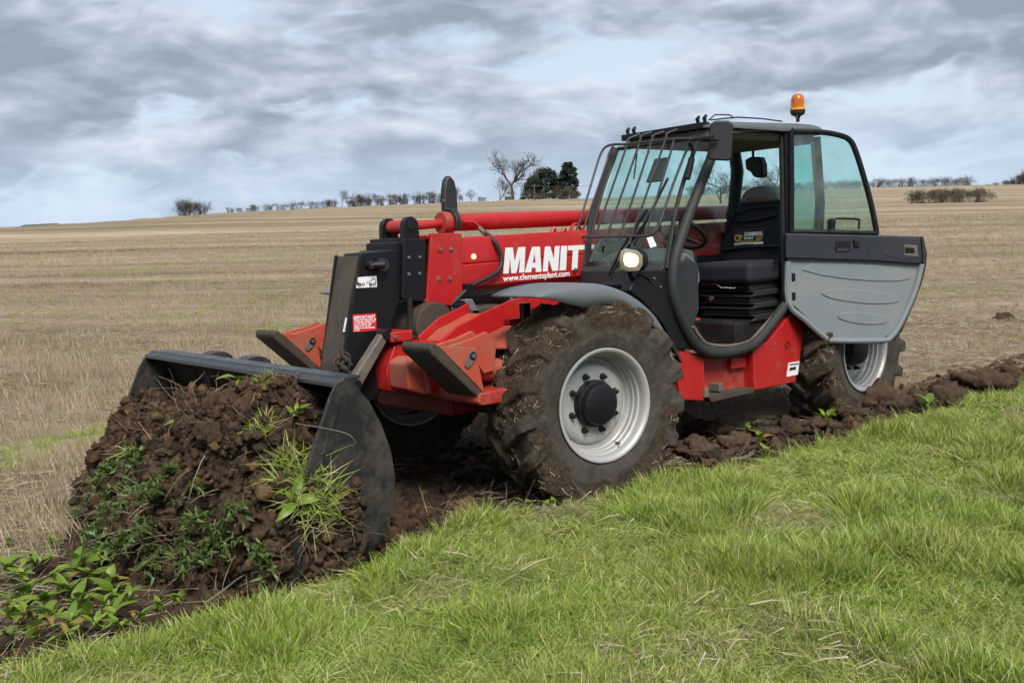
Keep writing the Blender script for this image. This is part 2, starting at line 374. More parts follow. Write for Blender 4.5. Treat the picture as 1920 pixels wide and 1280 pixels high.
def sheet(name, x0, x1, y0, y1, st, zf, m):
    xs = np.arange(x0, x1+st/2, st); ys = np.arange(y0, y1+st/2, st)
    X, Y = np.meshgrid(xs, ys); Z = zf(X, Y)
    V = np.stack([X, Y, Z], -1).reshape(-1, 3); nx = len(xs)
    i = np.arange(len(ys)-1)[:, None]*nx; k = np.arange(nx-1)[None]
    F = np.stack([i+k, i+k+1, i+nx+k+1, i+nx+k], -1).reshape(-1, 4)
    o = mobj(name, npmesh(name, V, F), m, smooth=180); o['kind'] = 'structure'; return o
def soil_z(X, Y):
    t = trench(X, Y); p = np.stack([X, Y, 0*X], -1)
    lump = .050*np.maximum(0, fbm(p*2.6, 3))+.03*np.abs(fbm(p*7, 3))+.012*fbm(p*22, 2)
    berm = .10*np.exp(-((Y-gedge(X)+.24)/.16)**2)*sstep(-.25, .5, fbm(p*np.array([1.3, .5, 1])+4, 2)+.22)*(1-sstep(-.9, -.5, X)*(1-sstep(.5, .9, X)))
    return np.where(t > .02, gz(X, Y)-.03+(lump+berm)*np.clip(t*2.5, 0, 1)-.10*(1-np.clip(t*5, 0, 1)), gz(X, Y)-.13)
sheet('bare_soil', -13.2, 4.2, -1.5, 1.86, .028, soil_z, M['soil'])
def turf_z(X, Y):
    e = sstep(-.10, .06, Y-gedge(X))
    return gz(X, Y)+.012-.15*(1-e)
sheet('grass_verge', -16, 7, .95, 8, .09, turf_z, M['turf'])
# ================================================================== the telehandler (x forward, y towards its cab side)
T = tag(empty('telehandler', (0, 0, 0)), 'muddy red telehandler with open cab door and loader bucket standing in the scraped strip', 'telehandler')
CY = .02                                   # boom centre line
HZ, TRK, TR = .58, 1.011, .615
def font_mesh(txt, size, extr=.002, offset=0, shear=0, spacing=1, align='LEFT', sx=1):
    c = bpy.data.curves.new('t', 'FONT'); c.body = txt; c.size = size; c.extrude = extr; c.offset = offset; c.shear = shear; c.space_character = spacing; c.align_x = align; c.resolution_u = 3
    o = bpy.data.objects.new('t', c); col.objects.link(o); dg = bpy.context.evaluated_depsgraph_get(); dg.update()
    me = bpy.data.meshes.new_from_object(o.evaluated_get(dg)); bpy.data.objects.remove(o); bpy.data.curves.remove(c)
    if sx != 1:
        for v in me.vertices: v.co.x *= sx
    me.materials.clear(); return me
def decal(name, txt, size, m, parent, origin, right, up, **kw):
    me = font_mesh(txt, size, **kw); r, u = Vector(right).normalized(), Vector(up).normalized(); n = r.cross(u)
    o = mobj(name, me, m, parent, smooth=0)
    o.matrix_world = Matrix(((r.x, u.x, n.x, origin[0]), (r.y, u.y, n.y, origin[1]), (r.z, u.z, n.z, origin[2]), (0, 0, 0, 1)))
    return o
def bolt(name, p, axis, r, h, m, parent, n=6):
    a = np.asarray(p, float); ax = np.asarray(axis, float)
    return MB().cyl(a-ax*.004, a+ax*h, r, r*.92, n).build(name, m, parent, smooth=0, bevel=r*.15)

# ---------------------------------------------------------------- boom
yb0, yb1 = -.17, .195
boom = MB()
zt, zb, zm = 1.638, 1.278, 1.462
sec = [(yb1-.012, zt), (yb1, zt-.02), (yb1, zm+.006), (yb1-.006, zm), (yb1-.006, zm-.006), (yb1, zm-.012), (yb1, zb+.03), (yb1-.03, zb),
       (yb0+.03, zb), (yb0, zb+.03), (yb0, zt-.02), (yb0+.012, zt)]
xs_ = (.50, -3.35)
n = len(sec)
boom.add([(xs_[0], y, z) for y, z in sec]+[(xs_[1], y, z+.05) for y, z in sec], [tuple(range(n)), tuple(range(2*n-1, n-1, -1))]+[((i+1) % n, i, n+i, n+(i+1) % n) for i in range(n)])
BO = boom.build('boom', M['red'], T, bevel=.006)
def flat(pts, y): return [(p[0], p[2]) for p in (Q(u, v, y) for u, v in pts)]
MB().prism(flat([(809, 437), (866, 437), (868, 546), (850, 573), (806, 573), (800, 567)], .225), .196, .225).build('collar_plate', M['red'], BO, bevel=.006)
MB().box((.29, yb0-.03, 1.24), (.57, yb0-.001, 1.67)).build('collar_plate', M['red'], BO, bevel=.006)
MB().box((.30, yb0-.02, zt+.001), (.55, .21, zt+.025)).build('collar_top_plate', M['red'], BO, bevel=.004)
for u, v in ((825, 468), (845, 467), (822, 523), (842, 522)):
    p = Q(u, v, .2255); MB().cyl(p, p+np.array([0, .004, 0]), .021, n=20).build('washer', M['red_dusty'], BO)
    bolt('bolt', p+np.array([0, .004, 0]), (0, 1, 0), .012, .011, M['bolt'], BO)
def zpx(X, Y): return (862+X/5.68, 394+Y/5.68)
letters = {'M': [[(460, 677), (485, 400), (563, 398), (583, 545), (622, 395), (698, 392), (685, 662), (630, 666), (643, 490), (600, 670), (548, 672), (533, 505), (518, 675)]],
           'A': [[(690, 663), (768, 392), (803, 390), (758, 662)], [(803, 390), (852, 388), (868, 655), (808, 659), (800, 462), (785, 535)], [(778, 560), (804, 558), (806, 612), (767, 615)]],
           'N': [[(882, 654), (905, 387), (962, 385), (1000, 520), (1012, 383), (1062, 381), (1045, 644), (985, 648), (945, 520), (935, 651)]],
           'I': [[(1060, 643), (1078, 381), (1142, 379), (1130, 637)]],
           'T': [[(1152, 379), (1330, 371), (1327, 420), (1262, 423), (1250, 630), (1190, 634), (1203, 426), (1149, 428)]],
           'O': [[(1408+r*math.cos(t), 497+q*math.sin(t)) for r, q, t in [(72, 134, t) for t in np.linspace(0, math.pi, 12)]+[(26, 86, t) for t in np.linspace(math.pi, 0, 12)]], [(1408+r*math.cos(t), 497+q*math.sin(t)) for r, q, t in [(72, 134, t) for t in np.linspace(math.pi, 2*math.pi, 12)]+[(26, 86, t) for t in np.linspace(2*math.pi, math.pi, 12)]]],
           'U': [[(1508, 363), (1562, 361), (1552, 560), (1572, 590), (1592, 558), (1602, 358), (1656, 355), (1645, 570), (1610, 622), (1545, 628), (1500, 580)]]}
for ch in 'MANITOU':
    q = MB()
    for i_, pl in enumerate(letters[ch]): q.prism(flat([zpx(*c_) for c_ in pl], yb1), yb1+.0012, yb1+.0026+.0002*i_)
    q.build('boom_letter', M['white_print'], BO, smooth=0)
o = Q(943, 524, yb1+.002)
decal('web_address', 'www.clementsplant.com', .058, M['white_print'], BO, (o[0], yb1+.0025, 1.329), (-1, 0, .0), (0, 0, 1), offset=.0009, shear=.0, sx=1.12)
p = Q(888, 481, yb1)
MB().lathe([(0, .0), (.017, 0), (.017, .006), (.009, .012), (0, .013)], 16, 'y', p).build('marker_light', M['indicator'], BO)
# inner boom and its black head
MB().box((.50, -.135, 1.31), (.72, .16, 1.60)).build('inner_boom', M['black'], T, bevel=.008)
HD = MB().box((.56, -.16, 1.30), (.80, .175, 1.63)).build('boom_head', M['black'], T, bevel=.01)
MB().prism(flat([(757, 447), (799, 447), (799, 556), (790, 566), (759, 563), (754, 557)], .215), .176, .215).build('head_plate', M['black'], HD, bevel=.008)
for u, v in ((766, 483), (786, 482), (766, 514), (786, 513)):
    bolt('bolt', Q(u, v, .2155), (0, 1, 0), .012, .011, M['bolt'], HD)
def ear(y0, y1):
    c = Q(770, 424, .12); cx, cz = c[0], c[2]; r = .062
    pl = [(cx+r*math.cos(a), cz+r*math.sin(a)) for a in np.linspace(0, math.pi, 13)]+[(cx-r*1.05, 1.60), (cx+r*1.1, 1.60)]
    MB().prism(pl, y0, y1).build('ear', M['black'], HD, bevel=.006)
    MB().cyl((cx, y0-.006, cz), (cx, y1+.008, cz), .03, n=20).build('pin', M['black'], HD, bevel=.004)
    return cx, cz
ex, ez = ear(.085, .125); ear(-.155, -.115)
MB().box((ex+.04, -.17, 1.585), (ex+.13, .10, 1.655)).build('head_flange', M['black_dirty'], HD, bevel=.006)
# tilt cylinder lying on the boom
CYL = MB().cyl((.245, -.015, 1.745), (-3.0, -.015, 1.765), .060, n=28).build('boom_cylinder', M['red'], T, bevel=.005)
MB().cyl((.225, -.015, 1.745), (.29, -.015, 1.745), .074, n=28).build('gland', M['red_dusty'], CYL, bevel=.006)
MB().cyl((ex, -.015, ez), (.23, -.015, 1.745), .031, n=20).build('rod', M['red'], CYL)
MB().cyl((ex, -.10, ez), (ex, .08, ez), .045, n=20).build('rod_eye', M['red'], CYL, bevel=.006)
MB().tube([(.215, -.015+.088*math.cos(a), 1.745+.088*math.sin(a)) for a in np.linspace(-.5, math.pi+.5, 18)], .011, 8, squash=1).build('clamp_ring', M['rubber'], CYL)
MB().tube([(.19, -.015+.088*math.cos(a), 1.745+.088*math.sin(a)) for a in np.linspace(-.5, math.pi+.5, 18)], .011, 8).build('clamp_ring', M['rubber'], CYL)
for u in (1038, 1058):
    p = Q(u, 433, .05)
    MB().tube([p+np.array([.03, 0, -.02]), p+np.array([0, 0, .025]), p+np.array([-.03, 0, -.02])], .012, 6).build('lug', M['red'], BO)
p = Q(1080, 432, .1)
MB().tube([p+np.array([.055*math.cos(a), 0, .07*math.sin(a)-.02]) for a in np.linspace(0, math.pi, 9)], .013, 6).build('lifting_eye', M['red'], BO)
def hose(name, pix, ys, r, m, parent, extra=()):
    K = [Q(u, v, y) for (u, v), y in zip(pix, ys)]
    P = []
    K = [K[0]]+K+[K[-1]]
    for i in range(1, len(K)-2):
        for t in np.linspace(0, 1, 7)[:-1]:
            a, b, c, d = K[i-1], K[i], K[i+1], K[i+2]
            P.append(.5*((2*b)+(-a+c)*t+(2*a-5*b+4*c-d)*t*t+(-a+3*b-3*c+d)*t**3))
    P.append(K[-2]); return MB().tube(P, r, 10).build(name, m, parent)
hose('hose', [(903, 432), (925, 450), (940, 480), (936, 505), (915, 520), (885, 535), (870, 548), (845, 572)], [.10, .20, .225, .235, .235, .235, .235, .21], .015, M['rubber'], BO)
hose('hose_pipe', [(868, 416), (890, 418), (906, 434)], [.06, .08, .10], .010, M['red'], BO)
a, b = Q(898, 427, .09), Q(912, 440, .14); MB().cyl(a, b, .017, n=8).build('hose_fitting', M['worn_steel'], BO)
p = Q(873, 540, .21); MB().box(p-np.array([.03, .0, .03]), p+np.array([.03, .045, .03])).build('hose_clip', M['black'], BO, bevel=.006)
# small flashing on the far side mirror post
mr = Q(840, 365, -1.1)
FM = MB().prism([(mr[0]+dx, mr[2]+dz) for dx, dz in ((-.075, -.22), (-.08, .02), (-.06, .11), (-.01, .16), (.03, .12), (.055, .02), (.055, -.22))], -1.14, -1.07).build('far_mirror', M['dark_plastic'], T, bevel=.02, seg=3)
MB().tube([(mr[0], -1.08, mr[2]-.10), (mr[0], -1.06, 1.55), (mr[0]-.1, -.9, 1.25)], .016, 8).build('mirror_stalk', M['black'], FM)
bolt('bolt', Q(832, 376, -1.065), (0, 1, 0), .014, .008, M['bolt'], FM)

# ---------------------------------------------------------------- jib and bucket carrier
jy0, jy1 = -.022, .178
jp = flat([(676, 474), (752, 467), (752, 560), (737, 600), (735, 640), (715, 735), (690, 760), (640, 748), (641, 700)], jy1)
J = MB().prism(jp, jy0, jy1).build('jib', M['black'], T, bevel=.012, seg=3)
fp = [(p[0], p[2]) for p in (Q(u, v, jy1) for u, v in ((671, 479), (677, 481), (661, 560), (643, 696), (637, 694), (655, 560)))]
MB().prism(fp, jy1+.0005, jy1+.012).build('edge_flange', M['black_dirty'], J, bevel=.003)
# dirty front face
f0, f1 = Q(672, 480, jy1), Q(640, 700, jy1)
d_ = np.array([f1[0]-f0[0], 0, f1[2]-f0[2]]); nrm = np.array([-d_[2], 0, d_[0]]); nrm /= np.linalg.norm(nrm); nrm *= (1 if nrm[0] > 0 else -1)
MB().slab([(f0[0], jy1+.004, f0[2]), (f0[0], jy0-.02, f0[2]), (f1[0], jy0-.03, f1[2]), (f1[0], jy1+.004, f1[2])], nrm*.012).build('front_plate', M['jib_face'], J, bevel=.004)
MB().slab([(f0[0]-.02, jy0-.021, f0[2]), (f0[0]-.02, jy0-.033, f0[2]), (f1[0]-.02, jy0-.043, f1[2]-.1), (f1[0]-.02, jy0-.031, f1[2]-.1)], nrm*.05).build('edge_flange', M['black_dirty'], J, bevel=.003)
MB().box((.70, -.15, 1.30), (.86, .165, 1.585)).build('jib_mount', M['black'], J, bevel=.01)
# lock lever
a = Q(694, 497, .195); b = Q(716, 496, .21)
MB().cyl((a[0], jy1, a[2]), (a[0], jy1+.05, a[2]), .026, n=18).build('lever_boss', M['black_dirty'], J, bevel=.004)
MB().tube([(a[0], jy1+.04, a[2]), (b[0], jy1+.045, b[2])], [.022, .034], 12, squash=.7).build('lever', M['dark_plastic'], J, bevel=.003)
MB().lathe([(.022, 0), (.04, .0), (.04, .02), (.022, .02), (.022, 0)], 20, 'y', (b[0], jy1+.03, b[2])).build('lever_ring', M['dark_plastic'], J)
bolt('bolt', (a[0], jy1+.05, a[2]), (0, 1, 0), .010, .008, M['bolt'], J)
def plate_at(name, pix, y, th, m, parent, bevel=.0):
    return MB().prism([(p[0], p[2]) for p in (Q(u, v, y) for u, v in pix)], y-th, y).build(name, m, parent, smooth=0, bevel=bevel)
yy = jy1+.004
lab = plate_at('pictogram_label', [(667, 520), (706, 517), (707, 538), (668, 540)], yy, .003, M['white_print'], J)
for cu, kind in ((676, 0), (697, 1)):
    q = MB()
    for (du, dv, r) in ((2, 8, .012), (9, 7, .010)):
        c = Q(cu+du-4, 526+dv, yy+.001); q.lathe([(r*.55, 0), (r, 0), (r, .001), (r*.55, .001), (r*.55, 0)], 14, 'y', c)
    a1, b1, c1 = Q(cu-5, 526, yy+.0015), Q(cu-4, 533, yy+.0015), Q(cu+2, 533, yy+.0015)
    q.tube([a1, b1, c1], .0025, 4)
    if kind: q.tube([Q(cu-2, 527, yy+.0015), Q(cu+3, 522, yy+.0015), Q(cu+8, 525, yy+.0015), Q(cu+7, 531, yy+.0015)], .0025, 4)
    else: q.tube([Q(cu-6, 528, yy+.0015), Q(cu-6, 534, yy+.0015)], .004, 4)
    q.build('pictogram', M['black_print'], J, smooth=0)
c = [Q(686, 531, yy+.001), Q(689, 526, yy+.001), Q(691, 531, yy+.001)]
MB().slab(c, (0, .001, 0)).build('warning_triangle', M['yellow_print'], J, smooth=0)
plate_at('important_label', [(661, 590), (705, 587), (706, 619), (662, 623)], yy, .003, M['red_print'], J)
def jt(txt, u, v, size, off=.0):
    p = Q(u, v, yy); decal('label_text', txt, size, M['white_print'], J, (p[0], yy+.0015, p[2]), (-1, 0, -.02), (-.03, 0, 1), extr=.0006, offset=off)
jt('IMPORTANT', 663, 599, .0275, .0008)
for i, words in enumerate(((.27, .12, .42, .1), (.05, .37, .29, .15), (.13, .11, .28, .19), (.23, .07, .08, .12, .11), (.32, .11, .47), (.06, .15))):   # too small to read: one bar for each word
    u0 = 664.0; q = MB()
    for wd in words:
        u1 = u0+wd*40; v0 = 599.8+i*3.75-(u0-663)*.055; v1 = 599.8+i*3.75-(u1-663)*.055
        q.prism([(p[0], p[2]) for p in (Q(x, y, yy) for x, y in ((u0, v0), (u1, v1), (u1, v1+1.9), (u0, v0+1.9)))], yy, yy+.001); u0 = u1+1.5
    q.build('label_text_line', M['white_print'], J, smooth=0)
plate_at('serial_label', [(648, 596), (657, 594), (652, 620), (643, 622)], yy, .003, M['white_print'], J)
for k in range(4):
    plate_at('serial_mark', [(650.5-k*1.15, 600+k*5), (653.5-k*1.15, 600+k*5), (652.8-k*1.15, 603.5+k*5), (649.8-k*1.15, 603.5+k*5)], yy+.001, .001, M['black_print'], J)
bolt('bolt', Q(667, 694, jy1+.001), (0, 1, 0), .012, .01, M['bolt'], J)
# link lever from the jib to the bucket
a, b = Q(726, 626, .30), Q(668, 722, .30)
L = MB(); dv = (b-a)/np.linalg.norm(b-a); pn = np.array([-dv[2], 0, dv[0]])*.040
L.slab([a+pn*.7, a-pn*.7, b-pn, b+pn], (0, -.07, 0)); LK = L.build('tilt_link', M['worn_steel'], T, bevel=.012)
MB().cyl(a+np.array([0, -.09, 0]), a+np.array([0, .015, 0]), .036, n=18).build('link_pin', M['black'], LK, bevel=.004)
MB().cyl(b+np.array([0, -.09, 0]), b+np.array([0, .012, 0]), .034, n=18).build('link_pin', M['black'], LK, bevel=.004)
# hydraulic couplers hanging in front of the jib foot
for k, (u, v, l) in enumerate(((634, 668, .10), (641, 662, .12), (648, 672, .11), (637, 682, .09), (645, 690, .10), (651, 700, .09))):
    p = Q(u, v, .235-.02*(k % 2)); q = MB(); dr = np.array([.5-.2*k % 1-.3, .1, -.8+.25*(k % 3)]); dr /= np.linalg.norm(dr)
    q.tube([p-dr*l*.5, p-dr*l*.2, p-dr*l*.19, p+dr*l*.15, p+dr*l*.16, p+dr*l*.5], [.010, .010, .019, .019, .012, .012], 8)
    q.build('hydraulic_coupler', M['muddy_steel'], T, bevel=.002)
hose('hose', [(632, 668), (625, 684), (632, 700), (640, 712)], [.235, .24, .25, .2], .009, M['rubber'], J)
hose('hose', [(646, 660), (655, 668), (655, 690), (648, 712)], [.235, .25, .25, .2], .009, M['rubber'], J)
# carrier at the back of the bucket
CA = MB().box((1.40, -.42, .25), (1.50, .46, .86)).build('bucket_carrier', M['black_dirty'], T, bevel=.01)
MB().prism([(1.15, .86), (1.50, .88), (1.56, .30), (1.42, .22), (1.2, .6)], -.05, .0).build('carrier_rib', M['black_dirty'], CA, bevel=.006)
MB().prism([(1.15, .86), (1.50, .88), (1.56, .30), (1.42, .22), (1.2, .6)], .16, .21).build('carrier_rib', M['black_dirty'], CA, bevel=.006)

# ---------------------------------------------------------------- bucket
BW = 1.217
inner = [(1.86, .975), (1.80, .93), (1.73, .84), (1.67, .72), (1.625, .58), (1.61, .44), (1.63, .30), (1.69, .19), (1.78, .12), (1.88, .09), (2.02, .06), (2.20, .02)]
th = .018
def offs(pl, d):
    out = []
    for i, p in enumerate(pl):
        a, b = np.array(pl[max(i-1, 0)]), np.array(pl[min(i+1, len(pl)-1)]); t = (b-a)/np.linalg.norm(b-a); out.append((p[0]+t[1]*d, p[1]-t[0]*d))
    return out
outr = offs(inner, th)
BK = MB().prism(inner+outr[::-1], -BW+.014, BW-.014).build('bucket', M['bucket'], T, bevel=.003)
for s in (-1, 1):
    sp = outr[:-1]+[(2.22, .0), (2.23, .03), (2.20, .17), (2.15, .38), (2.07, .63), (1.94, .90), (1.90, .96)]
    y0, y1 = sorted((s*BW, s*(BW-.013)))
    MB().prism(sp, y0, y1).build('side_plate', M['bucket'], BK, bevel=.003)
    lip = [(2.22, .0), (2.20, .17), (2.15, .38), (2.07, .63), (1.94, .90)]
    y0, y1 = sorted((s*(BW+.001), s*(BW+.012)))
    MB().prism(lip+[(x-.055, z-.035) for x, z in lip[::-1]], y0, y1).build('side_cutter', M['bucket'], BK, bevel=.003)
MB().prism([(1.845, .985), (1.90, .965), (1.905, .945), (1.85, .965)], -BW-.003, BW+.003).build('top_lip', M['bucket'], BK, bevel=.004)
MB().prism([(1.74, .985), (1.85, .985), (1.85, .972), (1.79, .94)], -BW+.02, BW-.02).build('top_beam', M['bucket'], BK, bevel=.004)
MB().prism([(2.08, .056), (2.28, .008), (2.28, -.008), (2.08, .030)], -BW, BW).build('cutting_edge', M['worn_steel'], BK, bevel=.002)
for yy0 in (-.62, -.10):
    cx, cz = 1.66, .93
    pl = [(cx+.10*math.cos(a), cz+.065*math.sin(a)) for a in np.linspace(0, math.pi, 12)]+[(1.53, .6), (1.70, .7)]
    MB().prism(pl, yy0-.10, yy0+.02).build('hook_bracket', M['bucket'], BK, bevel=.006)

# ---------------------------------------------------------------- chassis
CH = MB()
CH.box((-3.75, -.42, .52), (.62, .42, .92))
CHO = CH.build('chassis', M['red_dusty'], T, bevel=.02)
MB().prism([(.80, .675), (.83, .70), (.80, .98), (.74, 1.02), (.60, .98), (.60, .66)], -.55, .58).build('front_cross_member', M['red'], CHO, bevel=.015)
MB().prism([(.81, .670), (.835, .69), (.82, .745), (.55, .745), (.55, .66)], -.93, .97).build('front_lower_bar', M['red_dusty'], CHO, bevel=.012)
nz = MB().prism([(.99, .72), (1.0, .86), (.93, 1.0), (.80, 1.02), (.80, .68)], -.26, .30).build('nose_plate', M['red'], CHO, bevel=.012)
p = Q(752, 627, .33); MB().box((p[0]-.09, .12, p[2]-.045), (p[0]+.07, .33, p[2]+.02)).build('nose_bracket', M['red'], CHO, bevel=.01)
bolt('bolt', Q(741, 632, .332), (0, 1, 0), .014, .012, M['bolt'], CHO)
# the long dark tube (lift cylinder and engine bay) behind the jib
MB().cyl((.95, -.30, 1.02), (-.6, -.45, 1.12), .17, n=24).build('engine_cover_tube', M['muddy_steel'], CHO, bevel=.01)
MB().box((-2.9, -1.02, .80), (-.70, -.40, 1.40)).build('engine_cover', M['red_dusty'], CHO, bevel=.05, seg=3)
MB().box((.0, -.42, .92), (.40, .30, 1.18)).build('front_frame', M['muddy_steel'], CHO, bevel=.02)
MB().cyl((.58, -.75, 1.085), (.58, .27, 1.085), .155, n=28).build('cross_tube', M['muddy_steel'], CHO, bevel=.015)
hose('hose', [(768, 560), (769, 600), (770, 640)], [.22, .2, .2], .018, M['rubber'], CHO)
hose('hose', [(735, 640), (775, 632), (815, 640), (835, 655)], [.2, .25, .2, .1], .012, M['rubber'], CHO)
hose('hose', [(755, 640), (790, 637), (822, 650)], [.1, .1, .0], .012, M['rubber'], CHO)
a, b = Q(868, 606, .28), Q(884, 572, .25)
MB().cyl(a, b, .026, n=16).build('lift_ram', M['frame_grey'], CHO, bevel=.003)
MB().prism(flat([(868, 562), (886, 560), (900, 585), (893, 596), (876, 572)], .30), .25, .30).build('ram_bracket', M['grey_plastic'], CHO, bevel=.006)
hose('hose', [(845, 572), (850, 590), (838, 610), (815, 640)], [.2, .22, .2, .2], .014, M['rubber'], CHO)
hose('hose', [(880, 556), (930, 548), (985, 546)], [.15, .17, .15], .008, M['rubber'], CHO)
MB().prism(flat([(948, 548), (957, 545), (964, 560), (960, 566)], .26), .2, .26).build('hose_bracket', M['grey_plastic'], CHO, bevel=.005)
# wing in front of the near wheel: an upright wall with a shelf at its foot (mirrored on the far side)
def wing(s):
    top = [(820, 648), (835, 633), (858, 612), (882, 600), (915, 582), (960, 562), (1005, 552), (1060, 546)]
    W_ = XZ(top, .52); lowz = [(x, z-(.02+.13*min(1, i/3))) for i, (x, z) in enumerate(W_)]
    y0, y1 = sorted((s*.50, s*.52))
    wl = MB().prism(W_+lowz[::-1], y0, y1).build('wing_wall', M['red'], CHO, bevel=.004)
    y0, y1 = sorted((s*.518, s*.86))
    sh = [(x, z+.005) for x, z in lowz]
    MB().prism(sh+[(x, z-.02) for x, z in sh[::-1]], y0, y1).build('wing_shelf', M['red_worn'], CHO, bevel=.004)
    W2 = [(x+.01, z+.01) for x, z in W_[:5]]
    y0, y1 = sorted((s*.30, s*.32))
    MB().prism([(x-.02, z+.035) for x, z in W2]+[(x-.02, z-.12) for x, z in W2[::-1]], y0, y1).build('wing_wall', M['red'], CHO, bevel=.004)
    y0, y1 = sorted((s*.321, s*.499))
    MB().prism([(x-.01, z-.03) for x, z in W2]+[(x-.01, z-.05) for x, z in W2[::-1]], y0, y1).build('wing_shelf', M['red_worn'], CHO, bevel=.004)
    return sh
sh = wing(1); wing(-1)
for k, i in enumerate((3, 4, 5)):
    x, z = sh[i]; MB().cyl((x-.05, .68, z-.012), (x-.05, .68, z+.003), .011, n=10).build('bolt', M['black'], CHO)
p = Q(965, 600, .70); MB().box((p[0]-.09, .67, p[2]-.03), (p[0]+.07, .73, p[2]+.012)).build('shelf_block', M['red'], CHO, bevel=.004)
# stabilisers, folded up
def stabiliser(yo):
    dx = 0
    ST = empty('stabiliser', (0, 0, 0)); ST.parent = T
    y1 = yo; y0 = yo-.27
    a, b, c = Q(823, 650, .95), Q(892, 651, .95), Q(910, 740, .95)
    tri = [(a[0], a[2]), (b[0], b[2]), (c[0]+.005, c[2]+.01)]
    MB().prism(tri, y1-.016, y1).build('gusset', M['red_worn'], ST, bevel=.004)
    MB().prism(tri, y0, y0+.016).build('gusset', M['red_worn'], ST, bevel=.004)
    n_ = np.array([-(c[2]-a[2]), (c[0]-a[0])]); n_ /= np.linalg.norm(n_); n_ = n_ if n_[0] > 0 else -n_
    d2 = np.array([a[0]-c[0], a[2]-c[2]]); d2 /= np.linalg.norm(d2)
    A2, C2 = np.array([a[0], a[2]])+d2*.015, np.array([c[0], c[2]])-d2*.02
    n2 = [C2, A2+d2*.01, A2+d2*.035+n_*.012, A2+d2*.03+n_*.045, A2+d2*.0+n_*.062, C2+n_*.045]
    MB().prism([tuple(q) for q in n2], y0-.012, y1+.004).build('foot', M['muddy_steel'], ST, bevel=.014, seg=3)
    # leg plates and tube
    lp = [(p[0], p[2]) for p in (Q(u, v, .88) for u, v in ((838, 651), (884, 636), (913, 622), (932, 640), (926, 695), (908, 700), (880, 660)))]
    MB().prism(lp, yo-.105, yo-.07).build('leg_plate', M['red_worn'], ST, bevel=.005)
    MB().prism(lp, yo-.235, yo-.20).build('leg_plate', M['red_worn'], ST, bevel=.005)
    MB().cyl((.80, yo-.16, .90), (.42, yo-.16, .80), .075, n=18).build('leg', M['red_worn'], ST, bevel=.01)
    g = Q(885, 667, .95); g2 = Q(876, 683, .95)
    MB().cyl((g[0], y0-.01, g[2]), (g[0], y1+.012, g[2]), .026, n=18).build('pin', M['black_dirty'], ST, bevel=.004)
    th_ = math.atan2(g2[2]-g[2], g2[0]-g[0])
    kp = [(g[0]+.030*math.cos(th_+t), g[2]+.030*math.sin(th_+t)) for t in np.linspace(math.pi/2, 3*math.pi/2, 9)]+[(g2[0]+.020*math.cos(th_+t), g2[2]+.020*math.sin(th_+t)) for t in np.linspace(-math.pi/2, math.pi/2, 9)]
    MB().prism(kp, y1+.001, y1+.010).build('pin_keeper', M['worn_steel'], ST, bevel=.002)
    MB().cyl((g[0], y1+.01, g[2]), (g[0], y1+.022, g[2]), .013, n=6).build('bolt', M['bolt'], ST)
    return ST
stabiliser(.95); stabiliser(-.86)
# muddy red bracket hanging below the near stabiliser
bx = flat([(765, 682), (785, 668), (800, 676), (822, 715), (806, 742), (770, 733)], .62)
MB().prism(bx, .40, .60).build('stabiliser_housing', M['red_worn'], CHO, bevel=.02)
MB().prism(flat([(793, 680), (801, 682), (808, 735), (800, 738)], .62), .602, .63).build('housing_rib', M['red_worn'], CHO, bevel=.006)

# ---------------------------------------------------------------- lower cab-side panels
sp = flat([(1266, 652), (1322, 668), (1322, 752), (1276, 750)], .97)
SP = MB().prism(sp, .60, .97).build('side_panel', M['red'], T, bevel=.012)
MB().prism(flat([(1322, 655), (1412, 650), (1416, 728), (1322, 735)], .90), .50, .90).build('side_panel_middle', M['red_dusty'], T, bevel=.01)
p = flat([(1372, 672), (1400, 670), (1400, 688), (1372, 692)], .94); MB().prism(p, .88, .94).build('step_bracket', M['red'], SP, bevel=.006)
RP = MB().prism(flat([(1412, 652), (1440, 640), (1483, 588), (1509, 610), (1500, 676), (1492, 717), (1415, 732)], .99), .45, .99).build('rear_side_panel', M['red'], T, bevel=.012)
p = Q(1476, 647, .991); MB().lathe([(0, -.002), (.02, -.002), (.02, .004), (.027, .004), (.027, 0)], 20, 'y', p).build('grommet', M['rubber'], RP)
plate_at('maker_plate', [(1479, 680), (1499, 677), (1496, 702), (1475, 706)], .9935, .003, M['white_print'], RP)
plate_at('maker_plate_print', [(1481, 689), (1493, 687), (1492, 693), (1480, 695)], .9945, .001, M['black_print'], RP)
plate_at('maker_plate_stripe', [(1481, 682), (1498, 680), (1497.5, 683), (1480, 685)], .9945, .001, M['worn_steel'], RP)
sg = flat([(1328, 744), (1345, 738), (1412, 727), (1416, 735), (1335, 754)], 1.0)
MB().prism(sg, .62, 1.0).build('step', M['muddy_steel'], T, bevel=.006)
for u, v in ((1352, 726), (1326, 737)):
    p = Q(u, v, .99); MB().box(p-np.array([.025, .1, .03]), p+np.array([.025, 0, .03])).build('step_hanger', M['worn_steel'], T, bevel=.005)
